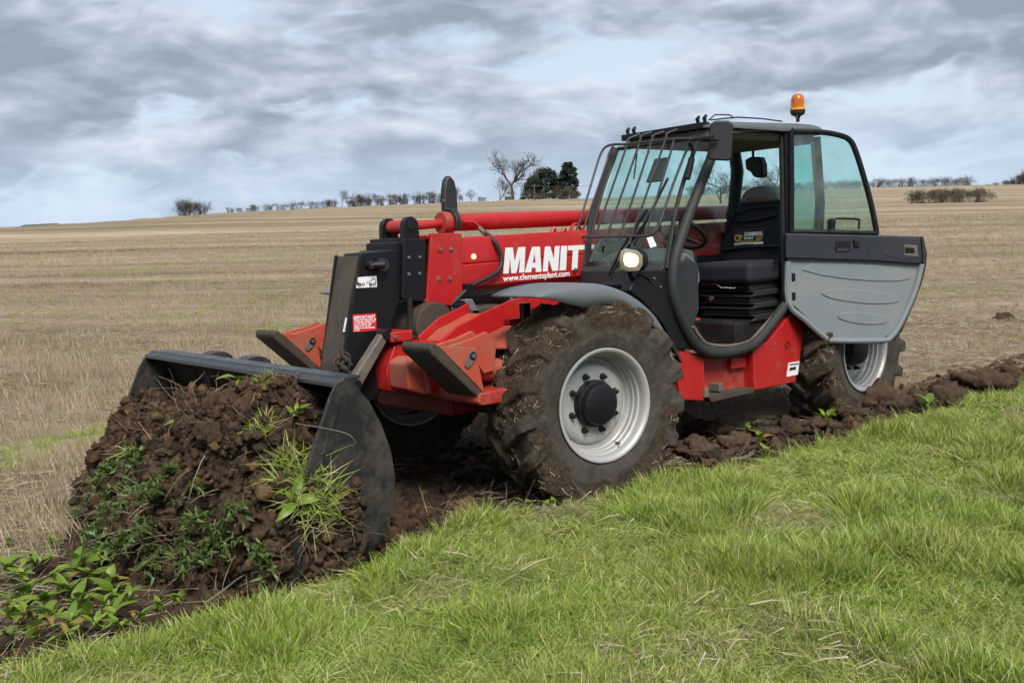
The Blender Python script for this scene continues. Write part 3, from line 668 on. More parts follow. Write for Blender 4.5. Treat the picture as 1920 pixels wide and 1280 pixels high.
# ---------------------------------------------------------------- cab
CI, CO = .21, 1.0                           # inner and outer side of the cab
CAB = empty('cab', (0, 0, 0)); CAB.parent = T
pil = [(1352, 246), (1342, 275), (1326, 315), (1308, 360), (1292, 402), (1278, 442), (1268, 475), (1262, 505), (1261, 535), (1265, 562), (1276, 595), (1293, 630), (1310, 651), (1335, 662), (1370, 659), (1400, 651), (1420, 638), (1445, 608), (1471, 573)]
def smoothpath(K, k=4):
    K = [np.asarray(q, float) for q in K]; K = [2*K[0]-K[1]]+K+[2*K[-1]-K[-2]]; P = []
    for i in range(1, len(K)-2):
        for t in np.linspace(0, 1, k+1)[:-1]:
            a, b, c, d = K[i-1], K[i], K[i+1], K[i+2]
            P.append(.5*((2*b)+(-a+c)*t+(2*a-5*b+4*c-d)*t*t+(-a+3*b-3*c+d)*t**3))
    P.append(K[-2]); return P
pp = smoothpath([Q(u, v, CO) for u, v in pil], 3); m_ = len(pp)
rr_ = [np.interp(i/m_, [0, .3, .5, .68, .8, 1], [.036, .037, .039, .042, .042, .038]) for i in range(m_)]
MB().tube(pp, rr_, 14).build('door_frame', M['frame_grey'], CAB)
# the same frame on the boom side
pp2 = [(p[0], CI, p[2]) for p in pp[:28]]
bt, bb = Q(1474, 244, CO), Q(1468, 575, CO)
MB().box((bt[0]-.045, CO-.05, bb[2]), (bt[0]+.035, CO+.02, 2.34)).build('rear_door_post', M['black'], CAB, bevel=.012)
MB().box((bt[0]+.036, CO-.03, bb[2]), (bt[0]+.060, CO+.0, 2.30)).build('door_seal', M['rubber'], CAB, bevel=.006)
MB().tube([(-2.78, CO-.05, 2.31), (-2.80, CO-.03, 1.8), (-2.72, CO-.02, 1.2), (-2.6, CO-.02, .95)], .04, 10).build('rear_corner_post', M['black'], CAB)
MB().tube([(-2.72, CI, 2.31), (-2.76, CI, 2.1), (-2.66, CI, 1.6), (-2.6, CI, .95)], [.05, .055, .05, .05], 10).build('rear_corner_post', M['black'], CAB)
MB().box((-2.80, CI, .95), (-2.72, CO-.04, 1.46)).build('rear_wall', M['black'], CAB, bevel=.01)
MB().box((-2.785, CI+.03, 1.461), (-2.777, CO-.08, 2.29)).build('rear_window', M['glass'], CAB, smooth=0)
MB().prism([(-2.66, 1.42), (-.93, 1.42), (-1.06, 1.8), (-1.28, 2.27), (-2.73, 2.27)], CI-.012, CI-.006).build('boom_side_window', M['glass'], CAB, smooth=0)
MB().box((-2.76, CO-.035, 1.45), (bt[0]-.05, CO-.029, 2.27)).build('rear_side_window', M['glass'], CAB, smooth=0)
MB().box((-2.75, CO-.06, .95), (bt[0]-.046, CO-.015, 1.449)).build('rear_side_wall', M['black'], CAB, bevel=.008)
# far wall and floor
MB().box((-2.72, CI-.02, .70), (-.86, CI+.03, 1.41)).build('inner_wall', M['black'], CAB, bevel=.008)
MB().box((-2.60, CI+.031, .70), (-.90, CO-.06, .745)).build('floor', M['floor_mat'], CAB, bevel=.006)
MB().box((-2.60, CI+.031, .746), (-1.75, CO-.12, .905)).build('seat_plinth', M['black_dirty'], CAB, bevel=.01)
# front wall under the windscreen
wn0, wn1 = Q(1249, 503, CO-.03), Q(1311, 258, CO-.03)
MB().prism([(-.80, 1.36), (-.84, 1.39), (-.90, 1.39), (-.90, .70), (-.80, .78)], CI, CO-.03).build('front_wall', M['frame_grey'], CAB, bevel=.008)
fwp = flat([(1246, 506), (1262, 515), (1258, 555), (1275, 610), (1300, 655), (1268, 655), (1245, 610), (1205, 565), (1180, 545), (1200, 508)], CO-.01)
MB().prism(fwp, CO-.10, CO-.01).build('front_corner_panel', M['black'], CAB, bevel=.01)
MB().prism([(-.55, 1.28), (-.79, 1.33), (-.79, .80), (-.70, .80)], .62, .97).build('front_lower_panel', M['black'], CAB, bevel=.015)
# windscreen: leans back, with a rubber edge and a pane at the corner
dW = wn1-wn0; nW = np.array([-dW[2], 0, dW[0]]); nW /= np.linalg.norm(nW); nW *= 1 if nW[0] > 0 else -1
def WS(u, v, off=0.0): return Qp(u, v, wn0+nW*off, nW)
def wsp(s, t, off=0.0):
    """s 0 near .. 1 far, t 0 bottom .. 1 top"""
    return wn0+dW*t+np.array([0, -(CO-.03-CI)*s, 0])+nW*(off+.05*math.sin(math.pi*t)*1.0)
G = MB(); nS, nT = 6, 10
V_ = [wsp(i/nS, j/nT) for j in range(nT+1) for i in range(nS+1)]
G.add(V_, [(j*(nS+1)+i, j*(nS+1)+i+1, (j+1)*(nS+1)+i+1, (j+1)*(nS+1)+i) for j in range(nT) for i in range(nS)])
G.build('windscreen', M['glass'], CAB, smooth=180)
edge = [wsp(0, t) for t in np.linspace(0, 1, 12)]+[wsp(1, t) for t in np.linspace(1, 0, 12)]+[wsp(0, 0)]
MB().tube(edge, .016, 6).build('windscreen_seal', M['rubber'], CAB)
MB().tube([wsp(1.03, t, .01) for t in np.linspace(-.02, 1, 14)], .022, 8).build('windscreen_pillar', M['frame_grey'], CAB)
MB().add([wsp(.02, 0)+np.array([-.005, 0, 0]), wsp(.02, 1), Q(1334, 262, CO-.03), Q(1270, 495, CO-.03)], [(0, 1, 2, 3)]).build('quarter_light', M['glass'], CAB, smooth=0)
# wiper
a, b, c = wsp(.62, -.06, .05), wsp(.30, .42, .035), wsp(.16, .66, .03)
W1 = MB().tube([a, wsp(.5, .12, .06), b], .010, 6).build('wiper', M['black'], CAB)
MB().tube([wsp(.58, -.05, .05), wsp(.44, .12, .06), wsp(.22, .40, .04)], .008, 6).build('wiper_arm', M['black'], CAB)
MB().tube([wsp(.40, .16, .02), c], .011, 6).build('wiper_blade', M['rubber'], CAB)
MB().cyl(wsp(.62, -.10, .0), wsp(.62, -.10, .07), .03, n=12).build('wiper_hub', M['black'], CAB, bevel=.004)
MB().cyl(wsp(.50, -.11, .0), wsp(.50, -.11, .06), .025, n=12).build('wiper_hub', M['black'], CAB, bevel=.004)
# roof
def ring(z, ins, r=.10):
    x0, x1, y0, y1 = -2.83+ins, -1.33-ins, CI-.03+ins, CO+.035-ins; P = []
    for cx, cy, a0 in ((x1-r, y1-r, 0), (x0+r, y1-r, 90), (x0+r, y0+r, 180), (x1-r, y0+r, 270)):
        for a in np.linspace(a0, a0+90, 6): P.append((cx+r*math.cos(R_(a)), cy+r*math.sin(R_(a)), z-(z-2.325)*.3*sstep(-2.3, -2.85, cx+r*math.cos(R_(a)))-(z-2.325)*.72*sstep(-1.85, -1.35, cx+r*math.cos(R_(a)))))
    return P
rf = MB(); RG = [ring(2.325, .01), ring(2.33, 0), ring(2.37, .0), ring(2.405, .02), ring(2.425, .06), ring(2.435, .14)]
nr_ = len(RG[0]); rf.add([p for g in RG for p in g], [(j*nr_+i, j*nr_+(i+1) % nr_, (j+1)*nr_+(i+1) % nr_, (j+1)*nr_+i) for j in range(len(RG)-1) for i in range(nr_)]+[tuple(range(nr_)), tuple((len(RG)-1)*nr_+i for i in range(nr_))])
RF = rf.build('roof', M['roof'], CAB, smooth=50)
MB().box((-2.74, CI+.01, 2.255), (-1.36, CO-.03, 2.323)).build('headliner', M['headliner'], CAB, bevel=.02)
MB().tube([Q(u, v, CO+.0) for u, v in ((1362, 250), (1400, 245), (1440, 243), (1472, 246))], .012, 6).build('door_seal', M['worn_steel'], CAB)
va, vb = Q(1326, 236, CO-.05), QX(1163, 258, Q(1326, 236, CO-.05)[0]-.0)
vb = np.array([va[0], CI-.03, va[2]-.005])
VZ = MB(); VZ.slab([va+np.array([-.03, 0, -.02]), va+np.array([.05, 0, -.02]), va+np.array([.05, 0, .025]), va+np.array([-.03, 0, .03])], (vb-va)); VZ.build('front_visor', M['black'], CAB, bevel=.006)
MB().slab([va+np.array([-.08, 0, -.06]), va+np.array([.02, 0, -.06]), va+np.array([.01, 0, -.03]), va+np.array([-.08, 0, -.03])], (vb-va)).build('roof_rail', M['frame_grey'], CAB, bevel=.006)
for s in (0.02, .10, .88, .96):
    p = va+(vb-va)*s; MB().tube([p+np.array([0, 0, .02]), p+np.array([.01, 0, .055]), p+np.array([-.01, 0, .075])], [.012, .015, .010], 8).build('lamp_stud', M['black'], CAB)
MB().tube([va+np.array([-.02, 0, .04]), va+np.array([-.12, -.02, .085]), va+np.array([-.3, -.03, .095]), va+np.array([-.34, -.03, .085])], .005, 5).build('cable', M['rubber'], CAB)
MB().tube([(-1.75, .7, 2.43), (-1.95, .8, 2.447), (-2.2, .85, 2.442), (-2.45, .86, 2.432)], .006, 5).build('cable', M['rubber'], CAB)
# ---------------------------------------------------------------- windscreen guard
GD = empty('windscreen_guard', (0, 0, 0)); GD.parent = T
def gp(u, v, o=.10): return WS(u, v, o)
MB().tube(smoothpath([gp(*q) for q in ((1322, 259), (1250, 262), (1180, 270), (1150, 271), (1134, 277), (1124, 295), (1110, 340), (1092, 400), (1078, 440), (1070, 470), (1067, 490), (1072, 504), (1080, 508))], 3), .009, 8).build('guard_frame', M['guard'], GD)
MB().tube(smoothpath([gp(*q) for q in ((1073, 443), (1120, 444), (1170, 443), (1213, 442), (1228, 436), (1236, 420), (1250, 380), (1268, 330), (1290, 275), (1296, 262)) ], 3), .0095, 8).build('guard_frame', M['guard'], GD)
for (tu, tv), (mu, mv), (bu, bv) in (((1150, 272), (1140, 300), (1090, 440)), ((1200, 252), (1178, 268), (1114, 448)), ((1222, 248), (1202, 262), (1135, 450)), ((1245, 247), (1224, 262), (1160, 450)), ((1270, 243), (1250, 258), (1183, 445)), ((1268, 258), (1262, 275), (1210, 438))):
    K = [gp(tu, tv, .03 if tv < 256 else .1), gp(mu, mv-7, .10), gp(mu-3, mv+6), gp((mu+bu)/2, (mv+bv)/2), gp(bu, bv)]
    MB().tube(smoothpath(K, 3), .0082, 8).build('guard_bar', M['guard'], GD)
for u, v in ((1133, 450), (1182, 446)):
    MB().tube([gp(u, v), gp(u-1, v+10), gp(u-3, v+22, .03)], .009, 6).build('guard_bracket', M['guard'], GD)
p0 = gp(1222, 446); MB().slab([gp(1213, 446), gp(1224, 444), gp(1232, 462), gp(1220, 466)], nW*.006).build('guard_tab', M['white_print'], GD, bevel=.002)
MB().cyl(gp(1078, 505, .10), gp(1085, 507, .03), .012, n=8).build('guard_bolt', M['worn_steel'], GD)
# ---------------------------------------------------------------- near mirror, work light, beacon
mc = Q(1348, 262, 1.22)
n_m = np.array([.80, .52, -.05]); n_m /= np.linalg.norm(n_m)
mp_ = [Qp(u, v, mc, n_m) for u, v in ((1332, 232), (1340, 226), (1366, 226), (1374, 231), (1372, 294), (1367, 302), (1330, 300), (1325, 294))]
MR = MB().slab(mp_, -n_m*.06).build('mirror', M['dark_plastic'], T, bevel=.022, seg=3)
MB().slab([Qp(u, v, mc-n_m*.061, n_m) for u, v in ((1334, 234), (1368, 232), (1367, 292), (1331, 292))], -n_m*.003).build('mirror_glass', M['chrome'], MR, smooth=0)
a = Q(1296, 262, 1.05)
MB().tube(smoothpath([wsp(.0, 1.0, .03), a, Q(1318, 260, 1.15), mc+n_m*.03], 3), .012, 8).build('mirror_arm', M['black'], MR)
MB().cyl(Q(1317, 261, 1.15), Q(1336, 259, 1.24), .022, n=12).build('mirror_joint', M['black'], MR, bevel=.004)
MB().tube(smoothpath([wsp(.05, 1.0, .06), Q(1299, 280, 1.02), Q(1296, 300, 1.0), Q(1290, 330, .99)], 3), [.014]*9+[.022], 8).build('mirror_lower_arm', M['black'], MR) if False else None
MB().tube(smoothpath([Q(1290, 268, 1.03), Q(1299, 280, 1.04), Q(1296, 310, 1.03), Q(1288, 335, 1.02)], 3), .013, 8).build('arm_brace', M['black'], MR)
MB().tube([Q(1297, 297, 1.03), Q(1288, 336, 1.02)], .024, 8).build('brace_clamp', M['black'], MR, bevel=.004)
# work light
hc = Q(1178, 488, 1.0); hd = np.array([.93, .34, .0]); hd /= np.linalg.norm(hd)
def hq(u, v, o=0.): return Qp(u, v, hc+hd*o, hd)
hp = [(1163, 470), (1172, 464), (1195, 468), (1206, 478), (1207, 495), (1200, 508), (1180, 510), (1166, 504), (1161, 488)]
HL = MB().slab([hq(*q) for q in hp], -hd*.10).build('work_light', M['black'], T, bevel=.02, seg=3)
def inset(P, k):
    c = np.mean(P, 0); return [c+(p-c)*k for p in P]
rp = [hq(u, v, .002) for u, v in hp]
rb = MB(); r0, r1 = inset(rp, .93), [p-hd*.0+hd*.004 for p in inset(rp, .60)]
rb.add(r0+[p+hd*.0 for p in r1], [(i, (i+1) % 9, 9+(i+1) % 9, 9+i) for i in range(9)]+[tuple(range(9, 18))]); rb.build('reflector', M['reflector'], HL, smooth=180)
MB().slab([p+hd*.008 for p in inset(rp, .58)], hd*.004).build('bulb_glass', M['lamp_glow'], HL, smooth=0)
MB().slab([p+hd*.016 for p in inset(rp, .95)], hd*.010).build('lens', M['lens'], HL, bevel=.004)
for k in range(4):
    a, b = hq(1168+k*8.5, 470, .03), hq(1168+k*8.5, 505, .03)
    MB().tube([a, b], .0018, 4).build('lens_rib', M['lens'], HL)
MB().tube([hc+np.array([-.03, -.02, -.08]), hc+np.array([-.08, -.05, -.12]), Q(1225, 520, .98)], .018, 8).build('light_bracket', M['black'], HL, bevel=.003)
MB().slab([Q(1195, 512, 1.0), Q(1240, 516, .99), Q(1240, 545, .99), Q(1228, 540, .99), Q(1215, 522, 1.0)], (0, -.02, 0)).build('light_mount', M['black'], HL, bevel=.004)
for u, v in ((1226, 522), (1238, 538)): bolt('bolt', Q(u, v, 1.0), (0, 1, 0), .010, .01, M['bolt'], HL)
# beacon
bc = Q(1496, 224, .85); bz = bc[2]
BE = empty('beacon', (bc[0], .85, 0)); BE.parent = T
def bl(name, prof, m, n=28): return MB().lathe(prof, n, 'z').build(name, m, BE, smooth=50)
s_ = .00336
bl('beacon_stem', [(0, bz-.02), (.014, bz-.02), (.014, bz+.01), (.02, bz+.015), (.02, bz+.03), (0, bz+.03)], M['black'])
bl('beacon_base', [(0, bz+.022), (.022, bz+.022), (.050, bz+.036), (.058, bz+.052), (.060, bz+.072), (.055, bz+.075), (0, bz+.075)], M['dark_plastic'])
bl('beacon_rim', [(.0595, bz+.073), (.060, bz+.073), (.0605, bz+.088), (.053, bz+.090), (.053, bz+.073)], M['amber_core'])
bl('beacon_lens', [(.052, bz+.076), (.052, bz+.15), (.047, bz+.175), (.035, bz+.192), (.018, bz+.20), (0, bz+.202)], M['amber'])
bl('beacon_reflector', [(0, bz+.078), (.03, bz+.078), (.018, bz+.10), (.028, bz+.13), (.03, bz+.16), (0, bz+.16)], M['amber_core'])
MB().tube([(.015, .0, bz+.02), (.04, .02, bz+.028), (.05, .02, bz-.0), (.03, .02, bz-.012)], .007, 6).build('beacon_latch', M['black'], BE)
# ---------------------------------------------------------------- door, folded back
hx = bt[0]-.03; DA = R_(30); dd = np.array([-math.cos(DA), math.sin(DA), 0]); dn = np.array([math.sin(DA), math.cos(DA), 0])
D0 = np.array([hx, CO+.07, 0])
def DQ(u, v, o=0.): return Qp(u, v, D0+dn*o, dn)
DR = empty('door', (hx, CO+.055, 0)); DR.parent = T
def dslab(name, pix, o, th, m, bevel=.006, par=None, seg=2):
    s = MB().slab([DQ(u, v, o) for u, v in pix], -dn*th)
    s.v = [(x-hx, y-(CO+.055), z) for x, y, z in s.v] if par is None else [(x-hx, y-(CO+.055), z) for x, y, z in s.v]
    return s.build(name, m, DR if par is None else par, bevel=bevel, seg=seg)
def dtube(name, pix, o, r, m, k=3, n=8, par=None, sq=1):
    s = MB().tube(smoothpath([DQ(u, v, o) for u, v in pix], k), r, n, squash=sq); s.v = [(x-hx, y-(CO+.055), z) for x, y, z in s.v]; return s.build(name, m, DR if par is None else par)
outl = [(1475, 487), (1732, 493), (1728, 530), (1716, 560), (1690, 618), (1676, 634), (1652, 642), (1560, 640), (1545, 634), (1478, 570)]
dslab('door_skin', outl, -.035, .03, M['dark_plastic'], .01)
shell = [(1476, 440), (1728, 444), (1737, 470), (1737, 500), (1730, 530), (1718, 562), (1692, 622), (1677, 638), (1655, 645), (1560, 643), (1543, 636), (1476, 573)]
dslab('door_shell', shell, -.02, .028, M['frame_grey'], .012)
PN = dslab('trim_panel', [(1478, 484), (1727, 492), (1714, 540), (1688, 603), (1672, 627), (1650, 635), (1566, 635), (1550, 630), (1478, 563)], -.004, .014, M['grey_trim'], .006)
dtube('trim_edge', [(1477, 490), (1477, 566), (1510, 600), (1548, 633), (1565, 638), (1652, 638), (1672, 630), (1690, 602), (1715, 545), (1728, 495)], .0, .023, M['grey_trim'], 3, 8)
def ell(u0, v0, u1, v1, ru):  # raised outline ellipse on the trim
    cu, cv = (u0+u1)/2, (v0+v1)/2; L_ = math.hypot(u1-u0, v1-v0)/2; an = math.atan2(v1-v0, u1-u0)
    return [(cu+L_*math.cos(t)*math.cos(an)-ru*math.sin(t)*math.sin(an), cv+L_*math.cos(t)*math.sin(an)+ru*math.sin(t)*math.cos(an)) for t in np.linspace(0, 2*math.pi, 30)]
for e in ((1541, 549, 1688, 562, 12.5), (1571, 592, 1666, 601, 11)):
    dslab('trim_bulge', ell(*e)[:-1], .003, .008, M['grey_trim'], .007, PN, 3)
arc = [(1504, 506), (1540, 516), (1590, 523), (1640, 527), (1685, 527), (1706, 523)]
dslab('trim_bulge', arc+[(1709, 515), (1690, 505), (1640, 497), (1580, 493), (1520, 493)], .003, .008, M['grey_trim'], .007, PN, 3)
BL = dslab('belt_trim', [(1474, 437), (1727, 443), (1731, 490), (1725, 496), (1640, 490), (1474, 485)], .035, .045, M['indigo'], .016, None, 3)
dslab('door_pull', [(1566, 452), (1595, 452), (1595, 473), (1566, 473)], .037, .004, M['black'], .002, BL)
dslab('door_pull_flap', [(1570, 466), (1592, 466), (1592, 471), (1570, 471)], .043, .006, M['dark_plastic'], .002, BL)
dslab('lock_knob', [(1601, 450), (1612, 451), (1611, 464), (1603, 463)], .048, .012, M['black'], .004, BL)
dslab('belt_recess', [(1655, 476), (1672, 449), (1722, 447), (1725, 482), (1690, 486)], .037, .004, M['dark_plastic'], .003, BL)
dslab('latch', [(1698, 463), (1715, 465), (1716, 474), (1698, 474)], .045, .008, M['black'], .003, BL)
dslab('latch_plate', [(1696, 458), (1720, 460), (1721, 481), (1696, 479)], .0395, .003, M['worn_steel'], .001, BL)
dslab('door_edge', [(1727, 443), (1732, 443), (1739, 475), (1737, 500), (1731, 497), (1730, 470)], .012, .03, M['frame_grey'], .006)
# window frame and pane
dtube('window_frame', [(1484, 436), (1484, 330), (1484, 252), (1490, 247), (1540, 248), (1575, 254), (1592, 262), (1602, 278), (1616, 320), (1632, 378), (1643, 433), (1640, 438)], .0, .022, M['black'], 4, 8)
dtube('window_sill', [(1482, 434), (1643, 437)], .0, .02, M['black'], 2, 8)
dslab('window_pane', [(1488, 250), (1540, 251), (1572, 257), (1589, 265), (1599, 280), (1613, 322), (1629, 380), (1640, 433), (1488, 433)], .002, .005, M['door_glass'], 0)
dtube('pull_handle', [(1559, 428), (1561, 415), (1567, 410), (1590, 410), (1608, 411), (1611, 415), (1610, 430)], .045, .009, M['black'], 3, 8)
dslab('handle_boss', [(1553, 412), (1562, 408), (1568, 416), (1566, 430), (1553, 430)], .03, .02, M['black'], .005)
for v in (300, 520, 556):
    h = MB().cyl((.03, -.02, Q(1472, v, CO)[2]-.03), (.03, -.02, Q(1472, v, CO)[2]+.03), .02, n=12); h.build('hinge', M['black'], DR, bevel=.003)
# ---------------------------------------------------------------- inside the cab
SE = empty('seat', (0, 0, 0)); SE.parent = T
SX = -2.50
def SQ(u, v, x=SX): return QX(u, v, x)
prof = [(1386, 372), (1392, 360), (1405, 352), (1425, 349), (1445, 352), (1460, 360), (1466, 375), (1470, 430), (1474, 490), (1470, 500), (1335, 502), (1338, 480), (1350, 450), (1370, 410)]
bk = [SQ(u, v) for u, v in prof]
MB().slab([b_ for b_ in bk], (-.14, 0, 0)).build('backrest', M['seat'], SE, bevel=.045, seg=4)
hd_ = [SQ(u, v, SX+.035) for u, v in ((1386, 382), (1388, 368), (1396, 357), (1412, 350), (1430, 349), (1448, 353), (1459, 362), (1464, 378))]
HR = MB().slab(hd_, (-.16, 0, 0)).build('headrest', M['seat_grey'], SE, bevel=.03, seg=3)
pA = SQ(1398, 377, SX+.014); decal('headrest_print', 'KAB', .05, M['red_print'], SE, (pA[0]+.002, pA[1], pA[2]), (0, 1, 0), (0, 0, 1), extr=.001) if False else None
MB().slab([SQ(1400, 371, SX+.036), SQ(1440, 369, SX+.036), SQ(1440, 375, SX+.036), SQ(1400, 377, SX+.036)], (.002, 0, 0)).build('headrest_print', paint('faded_red_print', (.18, .055, .045), .8, .3, (.09, .085, .08), scale=40), SE, smooth=0)
# cloth folds
for (u0, v0, u1, v1, s) in ((1384, 398, 1462, 388, 5), (1372, 415, 1460, 402, -4), (1352, 470, 1468, 462, 4), (1360, 440, 1380, 395, 3)):
    a, b = SQ(u0, v0, SX+.005), SQ(u1, v1, SX+.005); mdl = (a+b)/2+np.array([.0, 0, s*.004])
    MB().tube(smoothpath([a, mdl, b], 5), [.004]+[.017]*9+[.004], 8, squash=.7).build('cover_fold', M['seat'], SE)
# printed patch
def sp_(u, v, o): return SQ(u, v, SX+o)
MB().slab([sp_(1376, 431, .014), sp_(1433, 428, .014), sp_(1431, 458, .014), sp_(1376, 462, .014)], (.002, 0, 0)).build('cover_patch', M['black_print'], SE, smooth=0)
def sdec(txt, u, v, size, m, off=0., shear=0, o=.0175, sx=1):
    p = sp_(u, v, o); decal('cover_lettering', txt, size, m, SE, p, (0, 1, .0), (0, 0, 1), extr=.0008, offset=off, shear=shear, sx=sx)
sdec('CP', 1377, 452.5, .075, M['yellow_print'], .003, sx=.85); sdec('CLEMENTS', 1395, 442, .038, M['white_print'], .0015, .15, sx=.92); sdec('PLANT', 1395, 449, .030, M['white_print'], .0008, .15)
MB().slab([sp_(1377, 456, .0165), sp_(1431, 453, .0165), sp_(1431, 457, .0165), sp_(1377, 460.5, .0165)], (.002, 0, 0)).build('web_strip', M['white_print'], SE, smooth=0)
sdec('www.clementsplant.com', 1378, 459.6, .0185, M['black_print'], 0, o=.0195)
MB().slab([sp_(1388, 452, .0165), sp_(1412, 451, .0165), sp_(1412, 453, .0165), sp_(1388, 454, .0165)], (.002, 0, 0)).build('print_bar', M['yellow_print'], SE, smooth=0)
for k in range(3):
    MB().tube([sp_(1413+k*5, 455, .018), sp_(1419+k*4, 449-k, .018), sp_(1420+k*5, 441-k*2, .018)], .004, 5).build('digger_print', M['yellow_print'], SE)
cs = SQ(1400, 500)
MB().box((-2.46, .38, 1.19), (-1.88, .93, 1.36)).build('cushion', M['seat'], SE, bevel=.05, seg=4)
q = MB()
for k in range(6):
    z0 = .905+k*.047; w_ = .0 if k % 2 else .03
    q.prism([(-2.42-w_, z0), (-1.95+w_, z0), (-1.97+.03-w_, z0+.0235), (-1.95+w_, z0+.046), (-2.42-w_, z0+.046)], .44-w_, .88+w_)
q.build('suspension_bellows', M['rubber'], SE, bevel=.012)
MB().tube([(-1.92, .45, 1.19), (-1.91, .6, 1.19), (-1.90, .65, 1.165), (-1.90, .78, 1.16)], .006, 6).build('slide_bar', M['chrome'], SE)
MB().lathe([(0, -.01), (.018, -.01), (.018, .01), (0, .012)], 14, 'x', (-1.90, .55, 1.08)).build('adjuster_knob', M['chrome'], SE)
MB().box((-2.48, .90, .906), (-2.30, .97, 1.12)).build('console_box', M['indigo'], CAB, bevel=.02)
MB().tube([Q(1452, 480, .95), Q(1456, 495, .95), Q(1450, 505, .93)], .012, 6).build('belt_buckle', M['black'], SE)
# hanging fan or radio in the rear window and the drink holder, both black
fq = [QX(u, v, -2.66) for u, v in ((1396, 300), (1406, 294), (1424, 294), (1429, 308), (1430, 330), (1424, 334), (1412, 332), (1406, 322), (1398, 318))]
MB().slab(fq, (-.08, 0, 0)).build('hanging_cab_fan', M['black'], CAB, bevel=.012)
MB().tube([QX(1412, 296, -2.68), QX(1412, 282, -2.68)], .012, 6).build('fan_bracket', M['black'], CAB)
# dash and steering
MB().prism([(-.92, 1.36), (-1.18, 1.44), (-1.30, 1.38), (-1.30, 1.05), (-1.12, .76), (-.92, .76)], CI+.04, CO-.09).build('dashboard', M['dark_plastic'], CAB, bevel=.03, seg=3)
MB().prism([(-.93, 1.43), (-1.15, 1.50), (-1.28, 1.47), (-1.30, 1.385), (-1.18, 1.44), (-.93, 1.37)], CI+.05, CO-.12).build('dash_top', M['dash_top'], CAB, bevel=.02, seg=3)
MB().prism([(-.88, 1.415), (-1.5, 1.415), (-1.45, 1.55), (-1.15, 1.60), (-1.0, 1.58), (-.93, 1.5)], CI+.0, CI+.03).build('dash_end', M['dash_top'], CAB, bevel=.01)
MB().tube(smoothpath([Q(u, v, CO-.01) for u, v in ((1300, 612), (1314, 634), (1330, 646), (1370, 648), (1405, 640), (1425, 620), (1460, 580))], 3), .014, 6).build('sill_seal', M['worn_steel'], CAB)
DC = MB().prism(flat([(1276, 476), (1290, 474), (1303, 486), (1313, 508), (1314, 525), (1306, 550), (1300, 585), (1290, 590), (1273, 540)], .90), .62, .90).build('side_console', M['grey_plastic'], CAB, bevel=.018, seg=3)
MB().tube([Q(1287, 480, .902), Q(1287, 500, .902), Q(1292, 510, .902), Q(1312, 510, .902)], .004, 5).build('console_groove', M['black'], CAB)
sc = np.array([-1.50, .60, 1.60]); sn = np.array([-.62, 0, .78]); su = np.array([.78, 0, .62]); sv = np.array([0, 1, 0])
MB().tube([sc+.185*(math.cos(a)*su+math.sin(a)*sv) for a in np.linspace(0, 2*math.pi, 33)], .016, 8).build('steering_wheel', M['black'], CAB)
for a in (0.5, 2.6, 4.71):
    MB().tube([sc-sn*.03, sc+.18*(math.cos(a)*su+math.sin(a)*sv)], [.02, .012], 8).build('wheel_spoke', M['black'], CAB)
MB().cyl(sc-sn*.01, sc-sn*.35, .035, .06, n=14).build('steering_column', M['black'], CAB, bevel=.006)
MB().box((-1.95, CI+.04, 1.20), (-1.42, .40, 1.43)).build('right_console', M['indigo'], CAB, bevel=.03, seg=3)
MB().box((-1.90, CI+.06, 1.431), (-1.50, .37, 1.445)).build('console_top', M['white_print'], CAB, bevel=.005)
for k in range(6): MB().box((-1.86+k*.05, .22, 1.446), (-1.825+k*.05, .33, 1.451)).build('console_key', M['black'], CAB)
p = Q(1335, 473, .5); MB().lathe([(0, 0), (.02, 0), (.024, .03), (.016, .05), (0, .055)], 12, 'z', (-1.72, .45, 1.40)).build('joystick', M['black'], CAB)
MB().tube([wsp(.80, .97, -.06), wsp(.74, .75, -.08)], .006, 6).build('sun_blind_cord', M['black'], CAB)
q = MB().slab([wsp(.60, .93, -.10), wsp(.42, .93, -.10), wsp(.42, .72, -.10), wsp(.60, .72, -.10)], nW*-.02); q.build('interior_mirror', M['frame_grey'], CAB, bevel=.015)
